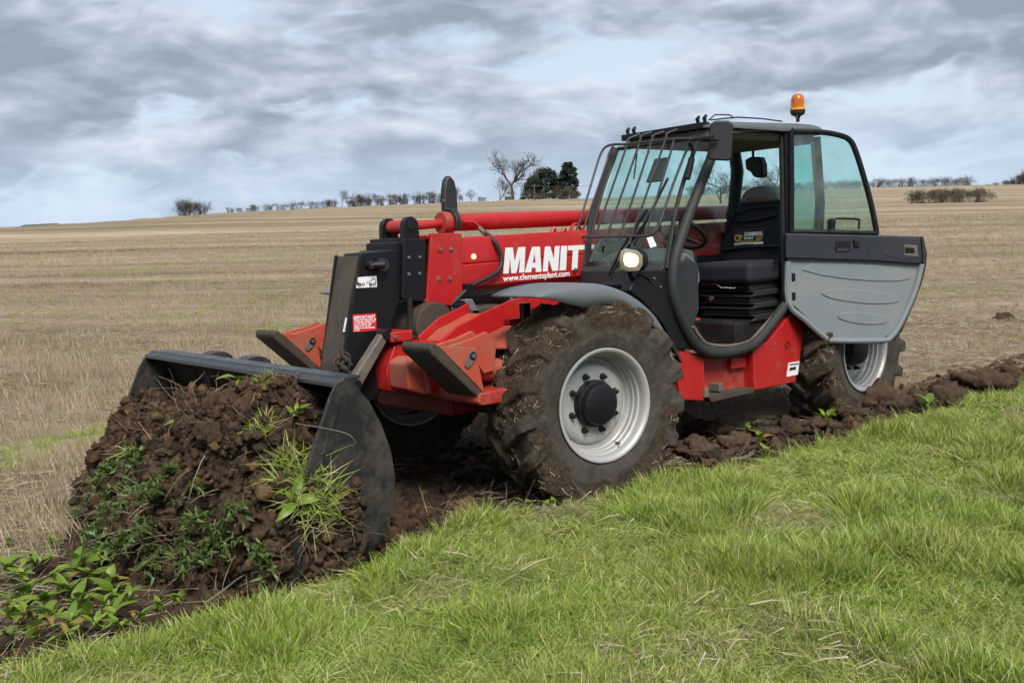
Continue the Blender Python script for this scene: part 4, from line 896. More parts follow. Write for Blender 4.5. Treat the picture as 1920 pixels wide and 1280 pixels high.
# ---------------------------------------------------------------- front mudguards
def mudguard(s):
    top = XZ([(1006, 555), (1030, 543), (1060, 535), (1095, 530), (1130, 531), (1160, 539), (1190, 555), (1215, 575), (1235, 598), (1248, 622), (1252, 636)], 1.2)
    lipd = [.008, .06, .11, .15, .13, .11, .095, .085, .075, .065, .03]
    top = smoothpath([(x, 0, z) for x, z in top], 3); L_ = np.interp(np.linspace(0, 10, len(top)), range(11), lipd)
    ys_ = [1.215, 1.212, 1.195, 1.15, 1.05, .92, .80]; drop = [1.0, .35, .10, .02, 0, -.005, 0]
    V, F = [], []; n = len(ys_)
    for i, p in enumerate(top):
        a = top[max(i-1, 0)]; b = top[min(i+1, len(top)-1)]; t = (b-a)/np.linalg.norm(b-a); nn = np.array([t[2], 0, -t[0]]); nn = nn if nn[2] < 0 else -nn
        if abs(t[2]) > .75: nn = np.array([abs(nn[0]), 0, nn[2]])
        for y, d in zip(ys_, drop): V.append((p+nn*L_[i]*d)*np.array([1, 0, 1])+np.array([0, s*y, 0]))
    F = [(i*n+k, i*n+k+1, (i+1)*n+k+1, (i+1)*n+k) for i in range(len(top)-1) for k in range(n-1)]
    q = MB().add(V, F); o = q.build('mudguard', M['grey_plastic'], T, smooth=60)
    md = o.modifiers.new('solid', 'SOLIDIFY'); md.thickness = .012; md.offset = -1
    e = XZ([(1243, 622), (1253, 636), (1276, 678), (1281, 680), (1262, 640)], 1.15)
    y0, y1 = sorted((s*.85, s*1.15)); MB().prism(e, y0, y1).build('mud_flap', M['rubber'], o, bevel=.003)
    y0, y1 = sorted((s*.80, s*.84)); MB().box((.28, y0, 1.0), (.34, y1, 1.22)).build('mudguard_stay', M['black'], o, bevel=.004)
mudguard(1); mudguard(-1)
# ---------------------------------------------------------------- wheels
def mat_tyre():
    m, t, b, o = newmat('muddy_tyre'); P = objco(t); at = N(t, 'ShaderNodeAttribute', attribute_name='mud').outputs['Fac']
    n1 = noise(t, P, 5, 6, .65); n2 = noise(t, P, 26, 6, .7); n3 = noise(t, P, 110, 3, .7)
    mud = ramp(t, math_(t, 'ADD', math_(t, 'MULTIPLY', n2, .5), math_(t, 'MULTIPLY', n3, .5)), [(.34, (.020, .013, .008)), (.5, (.060, .040, .024)), (.64, (.115, .080, .048)), (.78, (.20, .15, .09))])
    rub = ramp(t, math_(t, 'ADD', math_(t, 'MULTIPLY', n1, .6), math_(t, 'MULTIPLY', n2, .4)), [(.35, (.024, .021, .018)), (.55, (.062, .054, .043)), (.72, (.125, .105, .078))])
    f = ramp(t, math_(t, 'ADD', at, math_(t, 'MULTIPLY', math_(t, 'SUBTRACT', n1, .5), .9)), [(.22, (0, 0, 0)), (.72, (1, 1, 1))])
    setv(t, b.inputs['Base Color'], mixc(t, f, rub, mud)); b.inputs['Roughness'].default_value = .88; b.inputs['Specular IOR Level'].default_value = .3
    bump(t, b, math_(t, 'ADD', math_(t, 'MULTIPLY', math_(t, 'ADD', n2, n3), f), math_(t, 'MULTIPLY', n1, .2)), .022, .9)
    return m
M['tyre'] = mat_tyre()
def mat_straw(name, c0, c1, trans=.2):
    m, t, b, o = newmat(name); r = N(t, 'ShaderNodeAttribute', attribute_name='shade').outputs['Fac']
    rnd = N(t, 'ShaderNodeObjectInfo').outputs['Random']
    setv(t, b.inputs['Base Color'], mixc(t, math_(t, 'FRACT', math_(t, 'ADD', r, rnd)), c0, c1)); b.inputs['Roughness'].default_value = .7; b.inputs['Specular IOR Level'].default_value = .2
    return m
M['straw'] = mat_straw('straw', (.20, .15, .10), (.47, .395, .285))
def blades(base, tip, w, shade, bend=None, seg=1):
    """thin straps from base to tip (n,3); two crossed faces are not needed at this size"""
    n = len(base); d = tip-base; side = np.cross(d, rng.normal(size=(n, 3))); side /= np.linalg.norm(side, axis=1)[:, None]+1e-9
    rows = []
    for k in range(seg+1):
        t = k/seg; p = base+d*t+(0 if bend is None else bend*t*t); ww = (w*(1-.85*t**2) if seg > 1 else w*(1-.4*t))[:, None]
        rows += [p-side*ww, p+side*ww]
    V = np.stack(rows, 1).reshape(-1, 3); m = 2*(seg+1); o = np.arange(n)[:, None]*m
    F = np.concatenate([np.stack([o+2*k, o+2*k+1, o+2*k+3, o+2*k+2], -1).reshape(-1, 4) for k in range(seg)])
    return V, F, np.repeat(shade, m)
def tyre_mesh(seed, heavy):
    na = 420; half = [(.165, .335), (.185, .36), (.203, .42), (.210, .48), (.207, .53), (.197, .565), (.18, .587), (.15, .598), (.11, .604), (.06, .608), (.0, .61)]
    pr = np.array(half+[(-y, r) for y, r in half[-2::-1]]); tt = np.linspace(0, len(pr)-1, 92)
    py = np.interp(tt, range(len(pr)), pr[:, 0]); prr = np.interp(tt, range(len(pr)), pr[:, 1])
    A = np.linspace(0, 2*np.pi, na, endpoint=False)[:, None]; Y = py[None]+0*A; Rr = prr[None]+0*A
    nl = 17; sg = np.sign(Y); s = np.abs(Y)
    ph = (A*nl/(2*np.pi)-s*3.3+(sg > 0)*.5) % 1.0
    lug = sstep(.0, .045, ph)*(1-sstep(.40, .46, ph))*sstep(.50, .56, Rr)*(s > .012)
    q = np.stack([Rr*np.cos(A), Y, Rr*np.sin(A)], -1)
    n1 = fbm(q*4.5+seed, 3); n2 = fbm(q*13+seed*2, 3); n3 = fbm(q*40+seed, 2)
    w = sstep(.44, .56, Rr)
    mud = np.clip(.30+heavy+.9*n1, 0, 1.15)*w*(1-.80*lug)
    mud2 = .6*sstep(-.1, .6, n1+heavy*.6)*sstep(.38, .50, Rr)
    h = .052*lug+mud*(.030+.020*n2+.010*n3)+.012*np.maximum(0, n2)*mud2
    R2 = Rr+h*np.where(Rr > .56, 1, .6)
    Y2 = Y+sg*(h*.55)*sstep(.150, .20, s)
    Y2 = np.clip(Y2, -.222, .222)
    V = np.stack([R2*np.cos(A), Y2, R2*np.sin(A)], -1)
    m = len(tt); i = np.arange(na)[:, None]; k = np.arange(m-1)[None]; i2 = (i+1) % na
    F = np.stack([i*m+k, i*m+k+1, i2*m+k+1, i2*m+k], -1).reshape(-1, 4)
    me = npmesh('tyre', V.reshape(-1, 3), F, {'mud': np.clip(mud*.9+mud2*.7+.22*sstep(.40, .52, Rr), 0, 1).reshape(-1)})
    # straw pressed into the mud
    cand = np.argwhere((mud > .35) & (Rr > .5)); c = cand[rng.integers(0, len(cand), 1300)]
    P = V[c[:, 0], c[:, 1]]*np.array([1.004, 1.0, 1.004]); P[:, 1] += np.sign(P[:, 1])*.002
    rad = P*np.array([1, 0, 1]); rad /= np.linalg.norm(rad, axis=1)[:, None]
    tn = rng.normal(size=P.shape); tn -= .75*np.sum(tn*rad, 1)[:, None]*rad; tn /= np.linalg.norm(tn, axis=1)[:, None]
    Vs, Fs, Ss = blades(P-tn*.004, P+tn*rng.uniform(.012, .06, len(P))[:, None]+rad*.004, rng.uniform(.001, .0022, len(P)), rng.random(len(P)))
    # lumps of mud
    return me, npmesh('stuck_straw', Vs, Fs, {'shade': Ss})
rimp = [(.335, -.165), (.352, -.185), (.352, -.198), (.338, -.198), (.318, -.17), (.312, -.13), (.285, -.11), (.280, .02), (.290, .06), (.296, .065), (.296, .095), (.304, .10), (.304, .13), (.316, .137), (.318, .17), (.330, .192), (.343, .198), (.352, .196), (.352, .184), (.336, .166)]
disc = [(.2815, .035), (.262, .03), (.255, .048), (.238, .062), (.215, .068), (.16, .062), (.13, .062), (.13, .04), (.215, .045), (.24, .035), (.262, .012), (.2815, .012)]
hub = [(0, .160), (.105, .160), (.122, .152), (.130, .130), (.130, .115), (.143, .110), (.147, .095), (.147, .05), (.0, .05)]
def make_wheel(seed, heavy, clean_inner=True):
    t_, s_ = tyre_mesh(seed, heavy)
    W = empty('wheel'); W.parent = T
    ty = mobj('tyre', t_, M['tyre'], W, smooth=180)
    o = mobj('stuck_straw', s_, M['straw'], ty, smooth=0); o['kind'] = 'stuff'
    rm = MB().lathe(rimp, 72, 'y').build('rim', M['silver'], W, smooth=45)
    MB().lathe(disc, 72, 'y').build('disc', M['silver'], rm, smooth=45)
    hb = MB().lathe(hub, 48, 'y').build('hub', M['black'], W, smooth=35)
    nutm = None
    for k in range(8):
        a = 2*math.pi*(k+.3)/8; c, s = .178*math.cos(a), .178*math.sin(a)
        q = MB().cyl((c, .06, s), (c, .072, s), .021, n=14); q.cyl((c, .072, s), (c, .094, s), .0165, n=6); q.cyl((c, .094, s), (c, .108, s), .010, n=10)
        q.build('lug_nut', M['black_dirty'], W, bevel=.002)
    q = MB().tube([(.02, .10, -.300), (.02, .13, -.292), (.03, .16, -.285)], .007, 6); q.build('valve', M['worn_steel'], W)
    return W
ST_ = -.195
fl = make_wheel(1.3, .36); fl.location = (0, TRK, HZ); fl.rotation_euler = (0, .55, ST_*.72)
fl.rotation_mode = 'ZYX' if False else 'XYZ'
rl = make_wheel(5.1, .12); rl.location = (-3.12, TRK-.025, HZ); rl.rotation_euler = (0, 2.1, 0)
fr = copy_tree(fl, T); fr.location = (0, -TRK, HZ); fr.rotation_euler = (0, 1.3, math.pi+ST_*.72)
rr2 = copy_tree(rl, T); rr2.location = (-3.12, -TRK, HZ); rr2.rotation_euler = (0, .4, math.pi)
for x in (0, -3.12):
    MB().tube([(x, -.85, HZ), (x, -.4, HZ-.02), (x, -.22, HZ), (x, .22, HZ), (x, .4, HZ-.02), (x, .85, HZ)], [.10, .085, .17, .17, .085, .10], 18).build('axle', M['black_dirty'], T, bevel=.01)
# ================================================================== vegetation and soil
def mat_leaf(name, c0, c1, dry=None, dryf=0, trans=.3, rough=.5):
    m, t, b, o = newmat(name); at = N(t, 'ShaderNodeAttribute', attribute_name='shade').outputs['Fac']
    rnd = N(t, 'ShaderNodeObjectInfo').outputs['Random']
    f = math_(t, 'FRACT', math_(t, 'ADD', at, math_(t, 'MULTIPLY', rnd, .5)))
    c = mixc(t, f, c0, c1)
    if dry:
        k = math_(t, 'FRACT', math_(t, 'MULTIPLY', math_(t, 'ADD', at, math_(t, 'MULTIPLY', rnd, .35)), 7.31))
        c = mixc(t, math_(t, 'LESS_THAN', k, dryf), c, dry)
    if trans == 0:
        pz = N(t, 'ShaderNodeNewGeometry').outputs['Position']
        c = mixc(t, math_(t, 'MULTIPLY', ramp(t, noise(t, pz, 1.5, 4, .6), [(.42, (0, 0, 0)), (.68, (1, 1, 1))]), .5), c, (.34, .34, .11))
        c = mixc(t, math_(t, 'MULTIPLY', ramp(t, noise(t, pz, 2.3, 3, .6), [(.55, (0, 0, 0)), (.72, (1, 1, 1))]), .5), c, (.075, .14, .012))
    setv(t, b.inputs['Base Color'], c); b.inputs['Roughness'].default_value = rough; b.inputs['Specular IOR Level'].default_value = .35
    if trans == 0: return m
    tr = N(t, 'ShaderNodeBsdfTranslucent'); t.links.new(c, tr.inputs[0])
    mx = N(t, 'ShaderNodeMixShader', inp={0: trans}); t.links.new(b.outputs[0], mx.inputs[1]); t.links.new(tr.outputs[0], mx.inputs[2]); t.links.new(mx.outputs[0], o.inputs[0])
    return m
M['grass'] = mat_leaf('grass_blade', (.100, .178, .012), (.310, .400, .068), (.50, .44, .23), .12, 0)
M['grass_dry'] = mat_leaf('grass_dry', (.20, .21, .07), (.42, .36, .20), None, 0, 0)
M['dock'] = mat_leaf('dock_leaf', (.11, .19, .02), (.26, .33, .05), (.30, .20, .05), .06, .3, .4)
M['nettle'] = mat_leaf('weed_leaf', (.045, .082, .018), (.14, .19, .055), None, 0, .25, .45)
M['root'] = mat_straw('root_fibre', (.11, .075, .045), (.36, .29, .19))
M['bark'] = paint('bark', (.060, .050, .040), .9, .3, (.09, .085, .06), scale=3)
M['twig'] = paint('twig', (.075, .062, .050), .9, .2, (.10, .09, .07), scale=2)
M['conifer'] = mat_leaf('conifer_needles', (.010, .020, .012), (.026, .042, .024), None, 0, .1, .7)
M['bush'] = mat_leaf('bush_leaf', (.030, .040, .018), (.085, .088, .045), (.12, .095, .065), .3, .15, .7)
M['bush_brown'] = mat_leaf('bush_twig', (.060, .052, .040), (.115, .098, .072), None, 0, .1, .8)

hidden = {}
def source(name, me, m):
    o = bpy.data.objects.new(name, me); me.materials.append(m); return o
def scatter(name, P, rot, scl, idx, objs, label, cat):
    """one 'stuff' object: a point cloud that carries little plants, shared between points"""
    cl = bpy.data.collections.new(name+'_pieces')
    for i, ob in enumerate(objs): ob.name = f'{name}_piece_{i:02d}'; cl.objects.link(ob)
    me = bpy.data.meshes.new(name); me.vertices.add(len(P)); me.vertices.foreach_set('co', np.asarray(P, np.float32).ravel())
    for nm, ty, d in (('rot', 'FLOAT_VECTOR', rot), ('scl', 'FLOAT', scl), ('idx', 'INT', idx)):
        a = me.attributes.new(nm, ty, 'POINT'); a.data.foreach_set('vector' if ty == 'FLOAT_VECTOR' else 'value', np.asarray(d, np.int32 if ty == 'INT' else np.float32).ravel())
    o = bpy.data.objects.new(name, me); col.objects.link(o)
    g = bpy.data.node_groups.new(name, 'GeometryNodeTree'); g.interface.new_socket('Geometry', in_out='INPUT', socket_type='NodeSocketGeometry'); g.interface.new_socket('Geometry', in_out='OUTPUT', socket_type='NodeSocketGeometry')
    gi, go_ = g.nodes.new('NodeGroupInput'), g.nodes.new('NodeGroupOutput')
    ci = g.nodes.new('GeometryNodeCollectionInfo'); ci.inputs[0].default_value = cl; ci.inputs['Separate Children'].default_value = True; ci.inputs['Reset Children'].default_value = True
    ip = g.nodes.new('GeometryNodeInstanceOnPoints'); ip.inputs['Pick Instance'].default_value = True
    def na(nm, ty):
        n = g.nodes.new('GeometryNodeInputNamedAttribute'); n.data_type = ty; n.inputs['Name'].default_value = nm; return n.outputs['Attribute']
    g.links.new(gi.outputs[0], ip.inputs['Points']); g.links.new(ci.outputs[0], ip.inputs['Instance'])
    g.links.new(na('rot', 'FLOAT_VECTOR'), ip.inputs['Rotation']); g.links.new(na('scl', 'FLOAT'), ip.inputs['Scale']); g.links.new(na('idx', 'INT'), ip.inputs['Instance Index'])
    g.links.new(ip.outputs[0], go_.inputs[0])
    o.modifiers.new('scatter', 'NODES').node_group = g
    tag(o, label, cat, kind='stuff'); return o
def wedge(n, r0, r1, power, amax=.74):
    """points round the camera's field of view; density falls as r**-power"""
    e = 2-power; u = rng.random(n)
    r = (r0**e+(r1**e-r0**e)*u)**(1/e); a = AZ0+rng.uniform(-amax, amax, n)
    return CAM[0]+r*np.cos(a), CAM[1]+r*np.sin(a)

# ---------------------------------------------------------------- soil heap in and before the bucket
hy = np.array([-1.30, -1.13, -.92, -.5, -.1, .2, .45, .63, .80, .94, 1.07, 1.17, 1.28])
hh = np.array([.15, .63, .66, .66, .70, .78, .87, .89, .83, .73, .58, .34, .02])
hf = np.array([2.14, 2.34, 2.41, 2.46, 2.49, 2.51, 2.51, 2.50, 2.46, 2.40, 2.30, 2.14, 1.98])
hb_ = np.array([1.95, 1.78, 1.72, 1.70, 1.70, 1.70, 1.70, 1.70, 1.70, 1.70, 1.74, 1.80, 1.86])
def build_heap():
    ns, ny = 220, 430
    s = np.linspace(0, 1, ns)[None]; Y = np.linspace(-1.30, 1.28, ny)[:, None]+0*s
    H, Fx, Bx = (np.interp(Y, hy, a) for a in (hh, hf, hb_))
    fx = np.interp(s, [0, .18, .42, .7, .92, 1], [0, .22, .52, .80, .97, 1.06]); fz = np.interp(s, [0, .18, .42, .7, .92, 1], [.78, .97, .92, .58, .16, -.06])
    X = Bx+(Fx-Bx)*fx; Z = H*fz+.0
    p = np.stack([X, Y, Z], -1)
    nrm = np.cross(np.gradient(p, axis=1), np.gradient(p, axis=0)); nrm /= np.linalg.norm(nrm, axis=-1)[..., None]+1e-9
    nrm *= np.where(nrm[..., 0:1]+nrm[..., 2:3] < 0, -1, 1)
    def bill(q, o): return np.abs(fbm(q, o))
    warp = np.stack([fbm(p*6+9, 2), fbm(p*6+31, 2), fbm(p*6+57, 2)], -1)*.08
    q = p+warp
    d = .10*fbm(q*2.6+3, 2)+.15*(.45-bill(q*5.2, 2))+.060*(.4-bill(q*11, 2))+.034*(.4-bill(q*25, 2))+.020*(.4-bill(q*52, 2))
    d *= sstep(0, .05, s)*np.clip(H*3, .15, 1)*(1-.5*sstep(.9, 1.0, s))
    p = p+nrm*d[..., None]
    i = np.arange(ny-1)[:, None]*ns; k = np.arange(ns-1)[None]
    F = np.stack([i+k, i+k+1, i+ns+k+1, i+ns+k], -1).reshape(-1, 4)
    return p, nrm, npmesh('mound', p.reshape(-1, 3), F)
HP, HN, hm = build_heap()
heap = tag(empty('soil_heap', (2.2, 0, 0)), 'heap of dark brown topsoil full of roots filling and spilling out of the bucket', 'soil heap')
def child(o, par):
    o.parent = par; o.matrix_parent_inverse = Matrix.Translation(-Vector(par.location)); return o
child(mobj('mound', hm, M['mud'], None, smooth=180), heap)
_pu, _pv, _pd = project(HP.reshape(-1, 3)); _hv = HP.reshape(-1, 3); _hn = HN.reshape(-1, 3)
def heap_at(u, v):
    m = np.argsort((_pu-u)**2+(_pv-v)**2)[:40]; k = m[np.argmin(_pd[m])]; return _hv[k], _hn[k]
# lumps
ico = bmesh.new(); bmesh.ops.create_icosphere(ico, subdivisions=3, radius=1); IV = np.array([v.co[:] for v in ico.verts]); IF = np.array([[v.index for v in f.verts] for f in ico.faces]); ico.free()
ico = bmesh.new(); bmesh.ops.create_icosphere(ico, subdivisions=4, radius=1); IV4 = np.array([v.co[:] for v in ico.verts]); IF4 = np.array([[v.index for v in f.verts] for f in ico.faces]); ico.free()
def lump(seed, hi=False, amp=.5):
    V = IV4 if hi else IV; d = 1+amp*fbm(V*1.3+seed*7.7, 2)+amp*.5*(.3-np.abs(fbm(V*3.1+seed*3.3, 2)))
    d = d+amp*.45*(.3-np.abs(fbm(V*5+seed*1.7, 2)))
    if hi: d = d+amp*.45*(.3-np.abs(fbm(V*7+seed, 2)))+.16*(.3-np.abs(fbm(V*16+seed, 2)))
    return V*d[:, None]
lumps = [lump(k) for k in range(8)]
def joined_lumps(P, S, name, m):
    Vs, Fs = [], []; o = 0
    for i, (p, s) in enumerate(zip(P, S)):
        a = rng.uniform(0, 6.28); R2 = np.array([[math.cos(a), -math.sin(a), 0], [math.sin(a), math.cos(a), 0], [0, 0, .8]])
        Vs.append(lumps[i % 8]@R2.T*s+p); Fs.append(IF+o); o += len(IV)
    return mobj(name, npmesh(name, np.concatenate(Vs), np.concatenate(Fs)), m, None, smooth=180)
k = rng.integers(0, len(_hv), 900); sz = rng.gamma(1.3, .0085, 900)+.005
o = child(joined_lumps(_hv[k]+_hn[k]*(sz*.3)[:, None], np.minimum(sz, .055), 'clods', M['mud']), heap); o['kind'] = 'stuff'
M['crumb'] = mat_soil('soil_crumb', 1.5, 2.5)
_t = M['crumb'].node_tree; _b = [n for n in _t.nodes if n.type == 'BSDF_PRINCIPLED'][0]; _src = _b.inputs['Base Color'].links[0].from_socket
setv(_t, _b.inputs['Base Color'], mixc(_t, 1.0, _src, ramp(_t, N(_t, 'ShaderNodeObjectInfo').outputs['Random'], [(0, (.35, .33, .30)), (.5, (.95, .9, .85)), (.85, (1.5, 1.35, 1.15)), (1, (2.3, 2.1, 1.7))]), 'MULTIPLY'))
ico = bmesh.new(); bmesh.ops.create_icosphere(ico, subdivisions=2, radius=1); IV2 = np.array([v.co[:] for v in ico.verts]); IF2 = np.array([[v.index for v in f.verts] for f in ico.faces]); ico.free()
def chunk(k): return npmesh('crumb', IV2*(1+.75*fbm(IV2*1.6+k*9.1, 3))[:, None]*np.array([1.15, .9, .75]), IF2)
def crumb_scatter(name, P, S, label): return scatter(name, P, rng.uniform(0, 6.28, (len(P), 3)), S, rng.integers(0, 8, len(P)), [source('c', chunk(k3), M['crumb']) for k3 in range(8)], label, 'soil crumbs')
n_ = 15000; k = rng.integers(0, len(_hv), n_); sz = np.minimum(rng.gamma(1.0, .0065, n_)+.003, .05)
o = crumb_scatter('crumbs', _hv[k]+_hn[k]*(sz*.35)[:, None], sz, 'x'); child(o, heap); del o['label']; del o['category']
# roots, stalks and dead stems sticking out
def strands(P, D, L, r, name, m, sag=.25, curl=.25):
    Vs, Fs, Sh = [], [], []; o = 0; ng = 6
    for p, d, l, rr in zip(P, D, L, r):
        d = d/np.linalg.norm(d); q = np.array(p, float); pts = []; dd = d.copy()
        for j in range(ng):
            pts.append(q.copy()); dd = dd+rng.normal(0, curl, 3)*.5+np.array([0, 0, -sag*.5]); dd /= np.linalg.norm(dd); q = q+dd*l/ng
        mb = MB().tube(pts, list(np.linspace(rr, rr*.35, ng)), 3, caps=False); Vs += mb.v; Fs += [tuple(i+o for i in f) for f in mb.f]; o = len(Vs); Sh += [rng.random()]*len(mb.v)
    me = npmesh(name, np.array(Vs), np.array(Fs), {'shade': Sh}); return mobj(name, me, m, None, smooth=0)
k = rng.integers(0, len(_hv), 560); w_ = _hn[k]+rng.normal(0, .9, (560, 3))+np.array([0, 0, -.2])
o = child(strands(_hv[k], w_, rng.uniform(.06, .28, 560), rng.uniform(.0012, .0034, 560), 'root_fibres', M['root']), heap); o['kind'] = 'stuff'
# mat of dead stalks at the foot of the heap
n_ = 260; yb_ = rng.uniform(-1.1, 1.25, n_); xb_ = np.interp(yb_, hy, hf)+rng.uniform(-.10, .12, n_)
P_ = np.stack([xb_, yb_, rng.uniform(.03, .30, n_)], 1)
o = child(strands(P_, rng.normal(0, 1, (n_, 3))*np.array([.7, 1, .35])+np.array([.25, .15, .1]), rng.uniform(.10, .34, n_), rng.uniform(.001, .0030, n_), 'dead_stalks', M['root'], .15, .2), heap); o['kind'] = 'stuff'

# ---------------------------------------------------------------- little plants
def tuft_mesh(name, n, rad, lo, hi, wd, lean, droop, comb=0, seg=3):
    a = rng.uniform(0, 2*np.pi, n); r = rad*np.sqrt(rng.random(n)); b = np.stack([r*np.cos(a), r*np.sin(a), np.zeros(n)-.01], 1)
    L = rng.uniform(lo, hi, n); ln = rng.normal(0, lean, (n, 2))+b[:, :2]/rad*lean*.5+np.array([comb, 0])
    d = np.stack([ln[:, 0], ln[:, 1], np.ones(n)], 1); d /= np.linalg.norm(d, axis=1)[:, None]
    tip = b+d*L[:, None]; bend = np.stack([ln[:, 0], ln[:, 1], -np.ones(n)*.6], 1)*(L*droop*rng.uniform(.3, 1.2, n))[:, None]
    V, F, S = blades(b, tip, wd*rng.uniform(.6, 1.3, n), rng.random(n), bend, seg)
    V[:, 2] = np.maximum(V[:, 2], -.012)
    return npmesh(name, V, F, {'shade': S})
# grass of the verge
src = [source('g', tuft_mesh('grass_tuft', 36, .085, .05, .15, .0027, .60, .42), M['grass']) for _ in range(4)]
src += [source('g', tuft_mesh('grass_tuft', 34, .095, .07, .20, .0028, .62, .52, .8), M['grass']) for _ in range(4)]
src += [source('g', tuft_mesh('grass_tuft', 30, .08, .05, .14, .0015, .9, .5, .4), M['grass_dry']) for _ in range(2)]
src += [source('g', tuft_mesh('grass_tuft', 50, .05, .10, .21, .0027, .32, .38), M['grass']) for _ in range(2)]
x, y = wedge(60000, 2.2, 17, 1.5)
edge_y = gedge(x)+rng.normal(0, .035, len(x))
k = (y > edge_y) & (y < 7)
x, y = x[k], y[k]; P_ = np.stack([x, y, turf_z(x, y)-.006], 1); pn = P_*np.array([1, 1, 0])
big = fbm(pn*1.1+5, 3); mid = fbm(pn*2.7+40, 2); dry = fbm(pn*1.7+77, 3)
n_ = len(x); sw = fbm(pn*.7+21, 2)*5.0
idx = np.where(dry+rng.normal(0, .30, n_) > .60, 8+rng.integers(0, 2, n_), np.where(mid+rng.normal(0, .3, n_) > .42, 10+rng.integers(0, 2, n_), np.where(big+rng.normal(0, .35, n_) > 0, rng.integers(0, 4, n_), 4+rng.integers(0, 4, n_))))
rz = np.where((idx >= 4) & (idx < 8), sw+rng.normal(0, 1.2, n_), rng.uniform(0, 6.28, n_))
scl = np.clip(1.0+.32*mid+.15*rng.normal(size=n_), .55, 1.7)*np.where(idx >= 10, .8+.35*np.clip(mid, 0, 1), 1)*.62*(1+.045*np.maximum(0, np.hypot(x-CAM[0], y-CAM[1])-4))
scatter('verge_grass', P_, np.stack([rng.normal(0, .12, n_), rng.normal(0, .12, n_), rz], 1), scl, idx, src, 'long tousled green grass with dry patches covering the verge', 'grass')
x, y = wedge(1500, 2.6, 12, 1.5); k = (y > gedge(x)) & (y < 6); x, y = x[k], y[k]; pn = np.stack([x, y, 0*x], 1); k = fbm(pn*1.7+77, 3)+rng.normal(0, .35, len(x)) > .45; x, y = x[k], y[k]; n_ = len(x)
def thatch_mesh(n, rad):
    b = np.stack([rng.normal(0, rad, n), rng.normal(0, rad, n), rng.uniform(.015, .06, n)], 1); a = rng.uniform(0, 6.28, n); l = rng.uniform(.05, .16, n)
    d = np.stack([np.cos(a), np.sin(a), rng.normal(0, .2, n)], 1)
    V, F, S = blades(b, b+d*l[:, None], .0016*rng.uniform(.7, 1.5, n), rng.random(n), np.stack([0*l, 0*l, -.03*np.ones(n)], 1), 2); return npmesh('thatch', V, F, {'shade': S})
scatter('dead_thatch', np.stack([x, y, turf_z(x, y)], 1), np.stack([0*x, 0*x, rng.uniform(0, 6.28, n_)], 1), rng.uniform(.8, 1.3, n_), rng.integers(0, 3, n_), [source('t', thatch_mesh(16, .07), M['straw']) for _ in range(3)], 'dead straw coloured grass lying in the verge', 'dead grass')
# stubble
def stub_mesh(n, L_, lo, hi, lean, wd):
    b = np.stack([rng.uniform(-L_/2, L_/2, n), rng.normal(0, .018, n), np.zeros(n)-.01], 1); l = rng.uniform(lo, hi, n)
    d = np.stack([rng.normal(0, lean, n), rng.normal(0, lean, n), np.ones(n)], 1); d /= np.linalg.norm(d, axis=1)[:, None]
    V, F, S = blades(b, b+d*l[:, None], wd*rng.uniform(.7, 1.4, n), rng.random(n)); return npmesh('stubble_row', V, F, {'shade': S})
def litter_mesh(n, rad):
    b = np.stack([rng.normal(0, rad, n), rng.normal(0, rad, n), rng.uniform(.0, .035, n)], 1); a = rng.uniform(0, 6.28, n); l = rng.uniform(.06, .24, n)
    d = np.stack([np.cos(a), np.sin(a), rng.normal(0, .12, n)], 1)
    V, F, S = blades(b, b+d*l[:, None], .0019*rng.uniform(.7, 1.4, n), rng.random(n), np.stack([0*l, 0*l, -.02*np.ones(n)], 1), 2); return npmesh('straw_litter', V, F, {'shade': S})
src = [source('s', stub_mesh(16, .32, .06, .16, .24, .0023), M['straw']) for _ in range(4)]+[source('s', litter_mesh(24, .11), M['straw']) for _ in range(4)]
src += [source('s', tuft_mesh('weed_grass', 26, .07, .04, .11, .0019, .5, .4), M['grass']) for _ in range(2)]
x, y = wedge(34000, 3.0, 75, 1.55)
on_soil = trench(x, y)
rowy = np.round(y/.145)*.145+rng.normal(0, .012, len(y))
n_ = len(x); pn = np.stack([x, y, 0*x], 1); gm = fbm(pn*.55+13, 3); lm = fbm(pn*.9+63, 2)+.6*sstep(-2, -4, x)*sstep(-6, -3, y)
idx = np.where(gm+rng.normal(0, .15, n_) > .47, 8+rng.integers(0, 2, n_), np.where(lm+rng.normal(0, .5, n_) > .10, 4+rng.integers(0, 4, n_), rng.integers(0, 4, n_)))
y = np.where(idx < 4, rowy, y)
k = (y < np.maximum(.9, gedge(x)-.12)) & ((on_soil < .25) | ((rng.random(n_) < .25) & (idx >= 4) & (idx < 8)))
heapd = (x > 1.6) & (x < 2.62) & (np.abs(y) < 1.3); k &= ~heapd
x, y, idx = x[k], y[k], idx[k]; n_ = len(x); P_ = np.stack([x, y, gz(x, y)-.02+.035*(trench(x, y) > .25)], 1)
d_ = np.hypot(x-CAM[0], y-CAM[1])
scatter('stubble', P_, np.stack([rng.normal(0, .08, n_), rng.normal(0, .08, n_), np.where(idx < 4, rng.normal(0, .12, n_), rng.uniform(0, 6.28, n_))], 1), rng.uniform(.75, 1.2, n_)*(1+.012*np.maximum(0, d_-12)), idx, src,
        'pale cut straw stubble and loose straw over the field', 'stubble')
print('stubble', n_)
